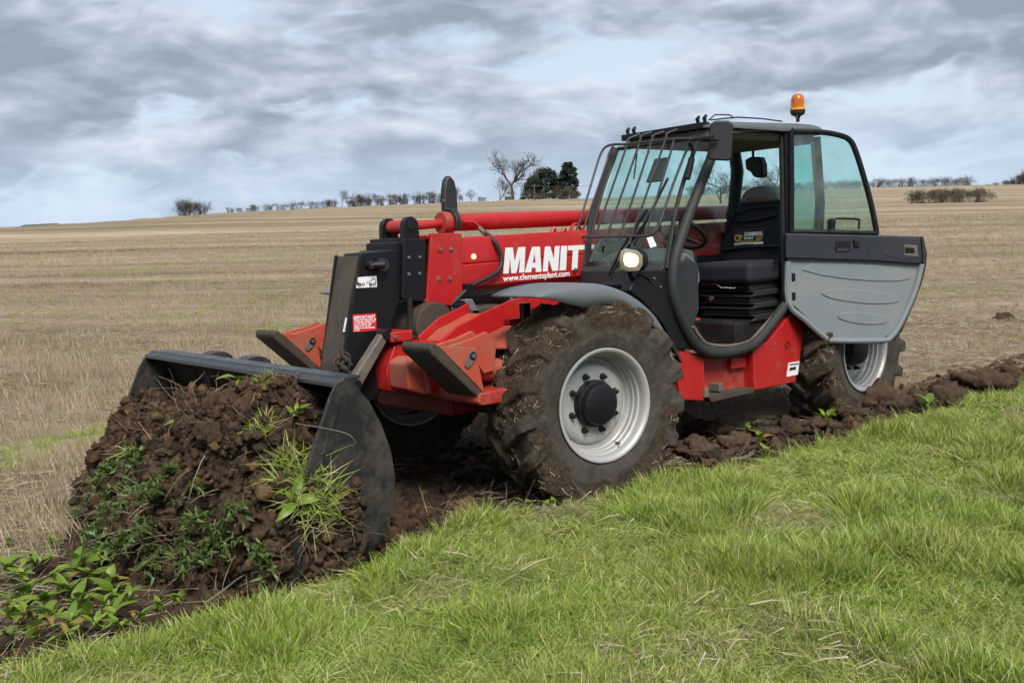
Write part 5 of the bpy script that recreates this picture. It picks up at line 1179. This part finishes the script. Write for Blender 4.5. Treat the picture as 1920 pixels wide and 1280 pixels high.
# crumbs and straw on the bare strip
n_ = 11000; x = rng.uniform(-9.5, 3.4, n_); y = np.where(rng.random(n_) < .5, gedge(x)-.2+rng.normal(0, .12, n_), rng.uniform(-1.3, 1.4, n_))
k = (trench(x, y) > .12); x, y = x[k], y[k]; n_ = len(x)
sz = np.minimum(rng.gamma(1.3, .009, n_)+.004, .06)
P_ = np.stack([x, y, soil_z(x, y)+sz*.25], 1)
crumb_scatter('soil_crumbs', P_, sz, 'loose brown soil crumbs strewn over the scraped strip')
n_ = 900; x = rng.uniform(-6.5, 3.5, n_); y = np.where(rng.random(n_) < .6, gedge(x)-.2+rng.normal(0, .12, n_), rng.uniform(-1.2, 1.3, n_)); k = trench(x, y) > .1; x, y = x[k], y[k]; n_ = len(x)
o = strands(np.stack([x, y, soil_z(x, y)+.01], 1), rng.normal(0, 1, (n_, 3))*np.array([1, .7, .5])+np.array([0, 0, .35]), rng.uniform(.08, .32, n_), rng.uniform(.001, .0028, n_), 'root_litter', M['root'], .12, .25)
tag(o, 'tangle of roots and dead stalks torn up along the scraped strip', 'root litter', kind='stuff')

# clods thrown up beside the rear wheel
clod_me = []
for k2 in range(4):
    me = npmesh('soil_clod', lump(20+k2, True, .55)*np.array([1, 1, .8]), IF4); clod_me.append(me)
def clod(u, v, yl, s, k2, label, sq=1.0):
    p = QZ(u, v, .03); yl = p[1]; z = float(np.clip(soil_z(np.array([[p[0]]]), np.array([[p[1]]]))[0, 0], .0, .12))
    o = mobj('soil_clod', clod_me[k2 % 4], M['mud'], None, smooth=180); o.location = (p[0], yl, z+s*.45); o.scale = (s*1.15, s, s*sq); o.rotation_euler = (0, 0, k2*1.7+u)
    tag(o, label, 'soil clod', 'soil clods along the grass edge'); return o
GEN = 'dark crumbly soil clod lying along the grass edge beyond the rear wheel'
clod(1655, 778, 1.20, .17, 0, 'big dark clod pushed against the silver rear rim')
clod(1722, 766, 1.15, .11, 1, GEN); clod(1775, 758, 1.20, .17, 2, GEN); clod(1838, 738, 1.15, .19, 3, 'widest clod of the row along the grass edge'); clod(1885, 724, 1.22, .15, 0, GEN)
clod(1805, 738, 1.0, .12, 1, GEN); clod(1700, 778, 1.25, .08, 2, GEN); clod(1600, 792, 1.28, .09, 3, 'small clod at the foot of the rear tyre in front of the silver rim')
o = clod(1886, 606, -1.6, .14, 2, 'lone dark clod out on the straw beyond the scraped strip')
SOD = 'small soil clod between the wheels under the red side panel'
for i, (u, v, s) in enumerate(((1300, 845, .11), (1340, 810, .10), (1385, 838, .12), (1430, 818, .10), (1475, 808, .11), (1525, 800, .09), (1350, 862, .08), (1560, 800, .08), (1290, 800, .10))):
    c_ = clod(u, v, 1.02+.05*(i % 3), s, i, SOD, .8)
# dead sticks
def stick(name, pts, r, label):
    o = MB().tube(smoothpath(pts, 3), list(np.linspace(r, r*.5, 3*(len(pts)-1)+1)), 6).build(name, M['root_stick'], None); tag(o, label, 'stick'); return o
M['root_stick'] = paint('dead_stick', (.15, .115, .08), .85, .3, (.07, .05, .035), scale=12)
stick('dead_stick', [QZ(1348, 868, .06), QZ(1372, 862, .075), QZ(1395, 858, .06), QZ(1412, 850, .05)], .022, 'thick pale dead stick lying at the grass edge between the wheels')
stick('loose_stalk', [QZ(385, 1130, .10), QZ(420, 1105, .13), QZ(450, 1082, .12), QZ(490, 1062, .16)], .006, 'thin dead stem sticking out at the foot of the soil heap')
stick('loose_stalk', [QZ(1245, 880, .06), QZ(1205, 893, .10), QZ(1160, 905, .08), QZ(1120, 915, .05)], .005, 'thin bent stem lying before the front tyre')
stick('loose_stalk', [heap_at(560, 800)[0], Q(620, 805, 1.35), Q(655, 815, 1.45), Q(668, 830, 1.45)], .004, 'pale arched grass stalk hanging over the black bucket side')

# broad-leaved plants
def leaf_mesh(L, W, curl, fold, seed):
    n, m = 9, 5; V = []; r_ = random.Random(seed)
    for i in range(n):
        t = i/(n-1); w = W*(math.sin(math.pi*min(1, t*.92+.08))**.75)*(1-.25*t)
        if i == n-1: w = W*.04
        for j in range(m):
            s = (j/(m-1)-.5)*2
            V.append((s*w, L*t, L*curl*(t-t*t*1.35)+abs(s)*w*fold+.012*math.sin(9*t+3*s+seed)*W*8*abs(s)))
    F = [(i*m+j, i*m+j+1, (i+1)*m+j+1, (i+1)*m+j) for i in range(n-1) for j in range(m-1)]
    me = npmesh('leaf', V, F, {'shade': [r_.random()]*len(V)}); me.materials.append(M['dock']); me.shade_smooth(); return me
leafs = [leaf_mesh(.16, .034, .45, .35, 1), leaf_mesh(.20, .036, .6, .25, 2), leaf_mesh(.13, .036, .3, .4, 3), leaf_mesh(.18, .028, .8, .3, 4), leaf_mesh(.10, .030, .25, .3, 5)]
def plant(p, n, s, label, up=.75, group=None, name='dock_plant', cat='plant', nrm=None):
    E_ = empty(name, tuple(p)); tag(E_, label, cat, group)
    if nrm is not None: E_.rotation_mode = 'QUATERNION'; E_.rotation_quaternion = Vector((0, 0, 1)).rotation_difference(Vector(nrm))
    for i in range(n):
        o = bpy.data.objects.new('leaf', leafs[random.randrange(5)]); col.objects.link(o); o.parent = E_
        a = 2*math.pi*i/n+random.uniform(-.4, .4); k_ = s*random.uniform(.7, 1.25)
        o.rotation_euler = (random.uniform(.35, 1.45)*up, random.uniform(-.3, .3), a); o.scale = (k_*random.uniform(.85, 1.3), k_, k_); o.location = (random.uniform(-.02, .02), random.uniform(-.02, .02), random.uniform(-.01, .02))
    return E_
DL = 'green broad-leaved dock plant growing in the patch beside the soil heap'
for i, (u, v, n, s) in enumerate(((40, 1075, 5, .8), (85, 1120, 6, .8), (130, 1105, 6, .9), (175, 1075, 5, .9), (160, 1150, 6, .8), (215, 1110, 6, .8), (135, 1165, 6, .8), (55, 1150, 5, .8), (210, 1150, 5, .7), (15, 1060, 6, 1.0), (70, 1045, 5, .9), (45, 1110, 7, .95), (110, 1090, 6, 1.0), (150, 1060, 8, 1.2), (185, 1040, 7, 1.0), (205, 1085, 6, .9), (150, 1125, 7, .9), (95, 1150, 7, .9), (200, 1130, 6, .8), (240, 1120, 6, .75), (20, 1150, 6, 1.0), (60, 1185, 6, .9), (120, 1190, 6, .75), (180, 1165, 7, .7), (262, 1150, 5, .6), (230, 1165, 6, .6), (15, 1200, 6, .8), (100, 1010, 5, .7), (300, 1135, 5, .6), (335, 1120, 4, .6), (20, 1010, 4, .6))):
    p = QZ(u, v+10, .05); plant(p, n+3, s*.68, DL if p[1] < .75 else 'green broad-leaved dock plant at the edge where the grass begins' if p[0] > 2.75 else 'green broad-leaved dock plant between the heap foot and the grass', group='dock plants beside the heap')
WL = 'small leafy weed in the torn soil between the wheels'
for u, v, n, s in ((1425, 820, 7, .6), (1440, 845, 6, .5), (1405, 800, 5, .5)):
    p = QZ(u, v+8, .06); plant(p, n, s, WL, group='weeds between the wheels')
plant(QZ(1550, 785, .08), 8, .75, 'bright green weed standing before the rear tyre'); plant(QZ(1740, 760, .14), 7, .75, 'bright weed on the clods beyond the rear wheel', name='dock_plant')
plant(QZ(1030, 955, .06), 7, .6, 'weed in the grass edge below the front tyre'); plant(QZ(985, 950, .05), 5, .5, 'low weed in front of the front tyre, beside the bare soil')
plant(QZ(870, 968, .05), 4, .4, 'tiny weed at the grass edge between bucket and front tyre')
for u, v, n, s, lb in ((555, 720 + 60, 5, .45, 'leafy weed on top of the soil heap beside the bucket lip'), (540, 945, 6, .6, 'drooping weed on the soil heap facing the grass'), (430, 705, 3, .45, 'single round-leaved seedling on the crest of the soil heap'), (330, 800, 3, .4, 'little seedling high on the soil heap away from the bucket side')):
    p, n2 = heap_at(u, v); plant(p, n, s, lb, nrm=n2+np.array([0, 0, .5]))
# weeds with small leaves hanging in the heap
def weed(p, nrm, n, L, label, sd):
    E_ = empty('leafy_weed', tuple(p)); tag(E_, label, 'weed', 'leafy weeds tangled in the heap')
    B, S_, Sh = [], [], []; Vs, Fs = [], []; ms = MB()
    for i in range(n):
        d = nrm*.8+rng.normal(0, .7, 3)+np.array([0, 0, .25]); d /= np.linalg.norm(d); l = L*rng.uniform(.5, 1.2)
        pts = [d*l*t+np.array([0, 0, -.5*l*t*t]) for t in np.linspace(0, 1, 5)]; ms.tube(pts, [.0022, .002, .0018, .0015, .001], 3, caps=False)
        for t in np.linspace(.2, 1, 9):
            q = d*l*t+np.array([0, 0, -.5*l*t*t])
            for _ in range(3):
                B.append(q); e = rng.normal(0, 1, 3)+np.array([0, 0, .3]); S_.append(q+e/np.linalg.norm(e)*rng.uniform(.02, .05))
    B, S_ = np.array(B), np.array(S_); V, F, sh_ = blades(B, S_, np.full(len(B), .0075), rng.random(len(B)), np.zeros_like(B)+np.array([0, 0, -.006]), 2)
    mobj('foliage', npmesh('foliage', V, F, {'shade': sh_}), M['nettle'], E_, smooth=180); ms.build('stem', M['nettle'], E_, fix=False)
HW = 'dark leafy weed tangled in the lower flank of the soil heap'
for i, (u, v, n, L) in enumerate(((215, 880, 8, .17), (255, 900, 9, .20), (235, 950, 9, .20), (300, 930, 8, .18), (215, 990, 8, .18), (290, 985, 9, .2), (370, 900, 6, .13), (395, 960, 8, .17), (430, 1000, 8, .17), (350, 1010, 8, .18), (230, 850, 6, .14), (190, 930, 7, .17), (460, 950, 5, .12), (190, 1000, 8, .17), (250, 1020, 8, .17), (310, 1040, 7, .16), (270, 860, 6, .14), (480, 1030, 6, .13), (380, 1040, 7, .15), (330, 880, 5, .12), (205, 1030, 7, .15))):
    p, n2 = heap_at(u, v); weed(p, n2, n, L, HW, i)
# grass sods in the heap
def sod(u, v, n, rad, lo, hi, label, out=1.0, m='grass', droop=.6):
    p, n2 = heap_at(u, v); me = tuft_mesh('sod_grass', n, rad, lo, hi, .0021, .55, droop)
    o = mobj('grass_sod', me, M[m], None, smooth=180); o.location = tuple(p); o.rotation_mode = 'QUATERNION'; d = n2*out+np.array([0, 0, .6]); o.rotation_quaternion = Vector((0, 0, 1)).rotation_difference(Vector(d))
    tag(o, label, 'grass', 'grass sods in the soil heap'); return o
sod(560, 870, 260, .12, .05, .14, 'large turned sod of green grass lying on the heap against the bucket side'); sod(590, 910, 220, .12, .05, .14, 'green grass hanging down the heap end towards the lawn')
sod(605, 950, 120, .08, .05, .13, 'straggling grass tuft low on the heap end by the bucket side'); sod(485, 795, 150, .06, .05, .11, 'upright bright grass tuft on the front of the heap')
sod(505, 715, 60, .05, .05, .11, 'short tuft of grass on the heap crest below the bucket lip'); sod(470, 770, 70, .06, .05, .10, 'flattened grass tuft in the middle of the heap')
sod(600, 985, 60, .05, .06, .15, 'pale dry grass at the foot of the heap end', m='grass_dry'); sod(250, 840, 60, .06, .06, .12, 'grass tuft on the heap shoulder away from the bucket side')
# ================================================================== far background
def tubes_np(segs):
    """segs: list of (p0, p1, r0, r1) -> 4-sided sticks"""
    a = np.array([s[0] for s in segs]); b = np.array([s[1] for s in segs]); r0 = np.array([s[2] for s in segs]); r1 = np.array([s[3] for s in segs])
    d = b-a; d /= np.linalg.norm(d, axis=1)[:, None]+1e-9; x = np.cross(d, np.array([.3, .5, .81])); x /= np.linalg.norm(x, axis=1)[:, None]+1e-9; y = np.cross(d, x)
    rows = []
    for q, r in ((a, r0), (b, r1)):
        for k in range(3):
            t = 2*math.pi*k/3; rows.append(q+(math.cos(t)*x+math.sin(t)*y)*r[:, None])
    V = np.stack(rows, 1).reshape(-1, 3); o = np.arange(len(segs))[:, None]*6
    F = np.concatenate([np.stack([o+k, o+(k+1) % 3, o+3+(k+1) % 3, o+3+k], -1).reshape(-1, 4) for k in range(3)])
    return V, F
def bare_tree(name, p, H, label, seed, spread=.75, trunk=.30, levels=6, thick=.035, cat='tree', group=None, multi=1, twigs=1.0):
    r_ = np.random.default_rng(seed); E_ = empty(name, tuple(p)); E_.rotation_mode = 'QUATERNION'; E_.rotation_quaternion = UPQ; tag(E_, label, cat, group)
    big, fine = [], []
    def grow(q, d, l, r, lev):
        n = 3 if lev < 3 else 2; pts = [q]
        for k in range(n):
            d = d+r_.normal(0, .13+.04*lev, 3)+np.array([0, 0, .04 if lev else .02]); d = d/np.linalg.norm(d); q2 = q+d*l/n
            (big if lev < 3 else fine).append((q, q2, r*(1-.25*k/n), r*(1-.25*(k+1)/n))); q = q2; pts.append(q)
        if lev >= levels: return
        nb = (r_.integers(3, 5) if lev < 4 else r_.integers(2, 4))
        for k in range(nb):
            e = r_.normal(0, 1, 3); e -= np.dot(e, d)*d; e /= np.linalg.norm(e)+1e-9; an = r_.uniform(.35, 1.0)*spread*(1.15 if lev < 2 else 1)
            dd = d*math.cos(an)+e*math.sin(an); s = pts[r_.integers(1, n+1)] if k else q
            grow(s, dd, l*r_.uniform(.58, .86), max(r*r_.uniform(.5, .68), H*.0011*twigs), lev+1)
    for m_ in range(multi):
        d0 = np.array([0, 0, 1.0])+(r_.normal(0, .35, 3)*np.array([1, 1, 0]) if multi > 1 else 0); d0 /= np.linalg.norm(d0)
        grow(np.array([0, 0, -.3])+(r_.normal(0, H*.16, 3)*np.array([1, 1, 0]) if multi > 1 else 0), d0, H*trunk, H*thick, 0 if multi == 1 else 1)
    zmax = max(s[1][2] for s in big+fine); k = H/zmax
    sc = lambda S_: [(a*k, b*k, r0, r1) for a, b, r0, r1 in S_]
    if big: V, F = tubes_np(sc(big)); mobj('trunk', npmesh('trunk', V, F), M['bark'], E_, smooth=0)
    V, F = tubes_np(sc(fine)); mobj('crown', npmesh('crown', V, F), M['twig'], E_, smooth=0)
    return E_
def leaf_cloud(C, R, n, size, r_):
    """n small faces spread through blobs at C (k,3) with radii R (k,3)"""
    k = r_.integers(0, len(C), n); v = r_.normal(0, 1, (n, 3)); v /= np.linalg.norm(v, axis=1)[:, None]; rad = r_.random(n)**.45
    P = C[k]+v*R[k]*rad[:, None]; a = r_.normal(0, 1, (n, 3)); a /= np.linalg.norm(a, axis=1)[:, None]; b = np.cross(a, r_.normal(0, 1, (n, 3))); b /= np.linalg.norm(b, axis=1)[:, None]
    s = size*r_.uniform(.5, 1.4, n)[:, None]
    V = np.stack([P-a*s, P-b*s*.7, P+a*s, P+b*s*.7], 1).reshape(-1, 3); F = np.arange(4*n).reshape(-1, 4); return V, F, np.repeat(r_.random(n), 4)
def bush(name, p, H, W, label, seed, mat, group, n=900, twigs=True):
    r_ = np.random.default_rng(seed); E_ = empty(name, tuple(p)); E_.rotation_mode = 'QUATERNION'; E_.rotation_quaternion = UPQ; tag(E_, label, 'bush', group)
    nb = 9; C = np.stack([r_.uniform(-.42, .42, nb)*W, r_.uniform(-.3, .3, nb)*W, H*r_.uniform(.3, .78, nb)], 1); Rr = np.stack([W*r_.uniform(.14, .26, nb)]*2+[H*r_.uniform(.16, .28, nb)], 1)
    V, F, S = leaf_cloud(C, Rr, n, H*.035, r_); mobj('foliage', npmesh('foliage', V, F, {'shade': S}), M[mat], E_, smooth=0)
    sg = []
    for k in range(70):
        x0 = r_.uniform(-.4, .4)*W; t = r_.normal(0, .22, 2); h = H*r_.uniform(.6, 1.12); sg.append((np.array([x0*.7, r_.uniform(-.2, .2)*W, -.2]), np.array([x0+t[0]*h, t[1]*h, h]), H*.012, H*.004))
    V, F = tubes_np(sg); mobj('stem', npmesh('stem', V, F), M['twig'], E_, smooth=0); return E_
def conifer(p, H, W, label, seed, n=9000):
    r_ = np.random.default_rng(seed); E_ = empty('conifer', tuple(p)); E_.rotation_mode = 'QUATERNION'; E_.rotation_quaternion = UPQ; tag(E_, label, 'tree', 'conifers by the farmstead')
    C, Rr = [], []
    for k in range(90):
        t = r_.random()**.8; ph = r_.uniform(0, 6.28); w = W*.5*(1-t**2.4*.72)*r_.uniform(.45, 1.05); C.append((w*math.cos(ph)*.85, w*math.sin(ph)*.85, H*(.06+.9*t))); q = W*r_.uniform(.08, .16); Rr.append((q, q, q*.8))
    V, F, S = leaf_cloud(np.array(C), np.array(Rr), n, H*.019, r_); mobj('crown', npmesh('crown', V, F, {'shade': S}), M['conifer'], E_, smooth=0)
    V, F = tubes_np([(np.array([0, 0, -.3]), np.array([0, 0, H*.93]), H*.022, H*.006)]); mobj('trunk', npmesh('trunk', V, F), M['bark'], E_, smooth=0); return E_
PXM = lambda D: D/FPX          # metres per photo pixel at that distance
# big bare tree, conifers, small tree, thicket and clump along the crest
D = 228
bare_tree('bare_tree', place(962, D), 97*PXM(D), 'tall bare gnarled tree standing beside the dark conifers', 4, .66, .25, 7, .036)
bare_tree('bare_tree', place(938, D+6), 55*PXM(D), 'low bare tree at the foot of the tall gnarled tree', 8, .9, .22, 6, .02)
conifer(place(1024, D+14), 60*PXM(D+14), 86*PXM(D), 'broad dark conifer next to the tall bare tree', 1, 16000); conifer(place(1066, D+12), 68*PXM(D+12), 50*PXM(D), 'pointed dark conifer at the end of the clump', 2, 13000)
conifer(place(998, D+18), 50*PXM(D), 56*PXM(D), 'lower dark conifer partly behind the tall bare tree', 5, 7000)
bush('bush', place(1060, D-4), 24*PXM(D), 46*PXM(D), 'olive green bush below the pointed conifer', 31, 'bush', None, 1500); bush('bush', place(1010, D-2), 15*PXM(D), 60*PXM(D), 'low dark bush along the foot of the conifers', 32, 'bush', None, 1500)
bush('bush', place(1078, D+2), 14*PXM(D), 30*PXM(D), 'low bush on the crest beside the olive bush', 33, 'bush', None, 900)
bare_tree('bare_tree', place(641, 195), 36*PXM(195), 'small round-headed bare tree rising out of the hedge', 12, .75, .34, 6, .022)
for i, (u, h) in enumerate(((862, 34), (884, 30), (872, 26))):
    bare_tree('bare_tree', place(u, 222+3*i), h*PXM(222), ('slender bare tree in the clump behind the far mirror', 'slender bare tree in the clump behind the far mirror', 'slender bare tree in the clump behind the far mirror')[i], 40+i, .7, .28, 5, .018, group='bare trees behind the far mirror')
E_ = bare_tree('bare_thicket', place(345, 152), 36*PXM(152), 'leafless grey thicket alone on the bare crest', 21, .55, .35, 5, .012, 'thicket', None, 26, 1.3)
bare_tree('bare_thicket', place(375, 153), 30*PXM(152), 'lower brown thicket joined to the grey one on the crest', 22, .6, .35, 5, .012, 'thicket', None, 20, 1.3)
hb = [(432, 7, 12), (450, 6, 10), (480, 10, 18), (503, 9, 18), (528, 10, 24), (556, 12, 30), (590, 11, 28), (612, 11, 18), (660, 12, 20), (672, 18, 22), (690, 19, 24), (712, 15, 22), (738, 17, 24), (758, 16, 22), (788, 17, 30), (812, 17, 22), (625, 12, 18), (829, 14, 18), (905, 7, 20), (468, 6, 12)]
for i, (u, h, w_) in enumerate(hb):
    Dm = float(np.interp(u, [430, 640, 850], [166, 190, 215])); bush('hedge_bush', place(u, Dm), h*PXM(Dm)*1.3, w_*PXM(Dm)*1.3, 'low dark bush in the crest hedge, between the thicket and the round-headed tree' if u < 630 else 'dark bush in the crest hedge, between the round-headed tree and the far mirror' if u < 832 else 'low dark bush on the crest beside the slender bare trees', 60+i, 'bush' if i % 3 else 'bush_brown', 'bushes of the crest hedge', 700)
# trees seen through the cab
bare_tree('bare_tree', place(1352, 150), 92*PXM(150), 'bare spreading tree seen through the cab beside the mirror', 5, .95, .24, 7, .026); bare_tree('bare_tree', place(1440, 100), 95*PXM(100), 'thick-stemmed bare tree seen through the rear cab window', 7, .9, .22, 7, .032)
# right hand horizon
for i in range(26):
    u = 1300+i*20.5; Dm = float(np.interp(u, [1300, 1650, 1800], [262, 325, 350])); bush('hedge_bush', place(u, Dm), (15+2.5*math.sin(i*2.3))*PXM(Dm), 40*PXM(Dm), 'skyline hedge bush seen through the cab windows' if u < 1485 else 'skyline hedge bush seen through the glass of the open door' if u < 1640 else 'dark bush in the even skyline hedge beyond the open door', 100+i, 'bush_brown', 'bushes of the skyline hedge', 650)
for i, (u, h, w_, Dm) in enumerate(((1722, 22, 56, 118), (1758, 22, 66, 119), (1796, 22, 70, 120), (1836, 22, 62, 121), (1775, 20, 80, 124))):
    bush('field_bush', place(u, Dm), h*PXM(Dm)*1.1, w_*PXM(Dm), 'rounded brown bush in the clump out in the field', 140+i, 'bush_brown' if i % 2 else 'bush', 'bushes of the field clump', 1600)
for i, (u, h) in enumerate(((1868, 9), (1885, 12), (1898, 16), (1910, 20), (1922, 26), (1940, 28), (1850, 7))):
    Dm = 390; bush('far_bush', place(u, Dm), h*PXM(Dm), 22*PXM(Dm), 'far grey tree in the wood at the end of the skyline', 160+i, 'bush_brown', 'far wood at the end of the skyline', 600)
# farm things on the crest
M['roof_far'] = paint('far_roof', (.06, .068, .08), .7, .2); M['wall_far'] = paint('far_wall', (.05, .055, .06), .8, .2); M['white_far'] = paint('white_sheet', (.62, .64, .66), .7, .2); M['green_far'] = paint('green_box', (.03, .06, .03), .7, .2); M['pole'] = paint('pole_wood', (.10, .08, .06), .9, .2)
p = place(62, 255); s_ = PXM(255); p[2] = CAM[2]+255*np.dot(ray(62, 428), (0, 0, 1))/np.hypot(*ray(62, 428)[:2])-1.2
BA = empty('barn', tuple(p)); tag(BA, 'low dark barn roof peeping over the bare crest', 'barn'); rt = CR*np.array([1, 1, 0]); rt /= np.linalg.norm(rt); fw = np.cross([0, 0, 1], rt)
w2 = 38*s_; d2 = 6
def loc(a, b, c): return rt*a+fw*b+UPG*c
MB().slab([loc(-w2, 0, -3), loc(w2, 0, -3), loc(w2, 0, 1.1), loc(-w2, 0, 1.1)], fw*d2).build('wall', M['wall_far'], BA)
MB().slab([loc(-w2-.6, -.4, .95), loc(w2+.6, -.4, .95), loc(w2*.72, d2/2, 2.1), loc(-w2*.72, d2/2, 2.1)], (0, 0, .15)).build('roof', M['roof_far'], BA)
MB().slab([loc(-w2*.72, d2/2, 2.1), loc(w2*.72, d2/2, 2.1), loc(w2+.6, d2+.4, .95), loc(-w2-.6, d2+.4, .95)], (0, 0, .15)).build('roof', M['roof_far'], BA)
p = place(925, 236); s_ = PXM(236); q = MB(); pr = [(-26, -3), (26, -3), (18, 2), (6, 6), (-6, 7), (-18, 4)]
q.slab([p+rt*a*s_+UPG*b*s_ for a, b in pr], fw*6); o = q.build('white_sheeted_stack', M['white_far'], None, bevel=.2); tag(o, 'low white sheeted stack on the crest beside the tall bare tree', 'stack')
p = place(955, 224); o = MB().slab([p+rt*a*s_+UPG*b*s_ for a, b in ((-7, -1), (7, -1), (7, 5), (6, 6), (-6, 6), (-7, 5))], fw*1.5).build('green_trough', M['green_far'], None, bevel=.05); tag(o, 'small green box at the foot of the tall bare tree', 'box')
p = place(1003, 205); UP = empty('utility_pole', tuple(p)); UP.rotation_mode = 'QUATERNION'; UP.rotation_quaternion = UPQ; tag(UP, 'thin wooden utility pole with a wire before the conifers', 'pole')
h_ = 30*PXM(205); MB().cyl((0, 0, -.3), (0, 0, h_), .14, .10, 8).build('post', M['pole'], UP); q = MB().slab([rt*a+UPG*b for a, b in ((-.9, h_-.35), (.9, h_-.35), (.9, h_-.2), (-.9, h_-.2))], fw*.12); q.build('crossarm', M['pole'], UP)
q = MB().tube([rt*a+UPG*(h_-.2-.35*math.sin(math.pi*(a+0)/12)) for a in np.linspace(0, 12, 9)], .025, 4); q.build('wire', M['pole'], UP)
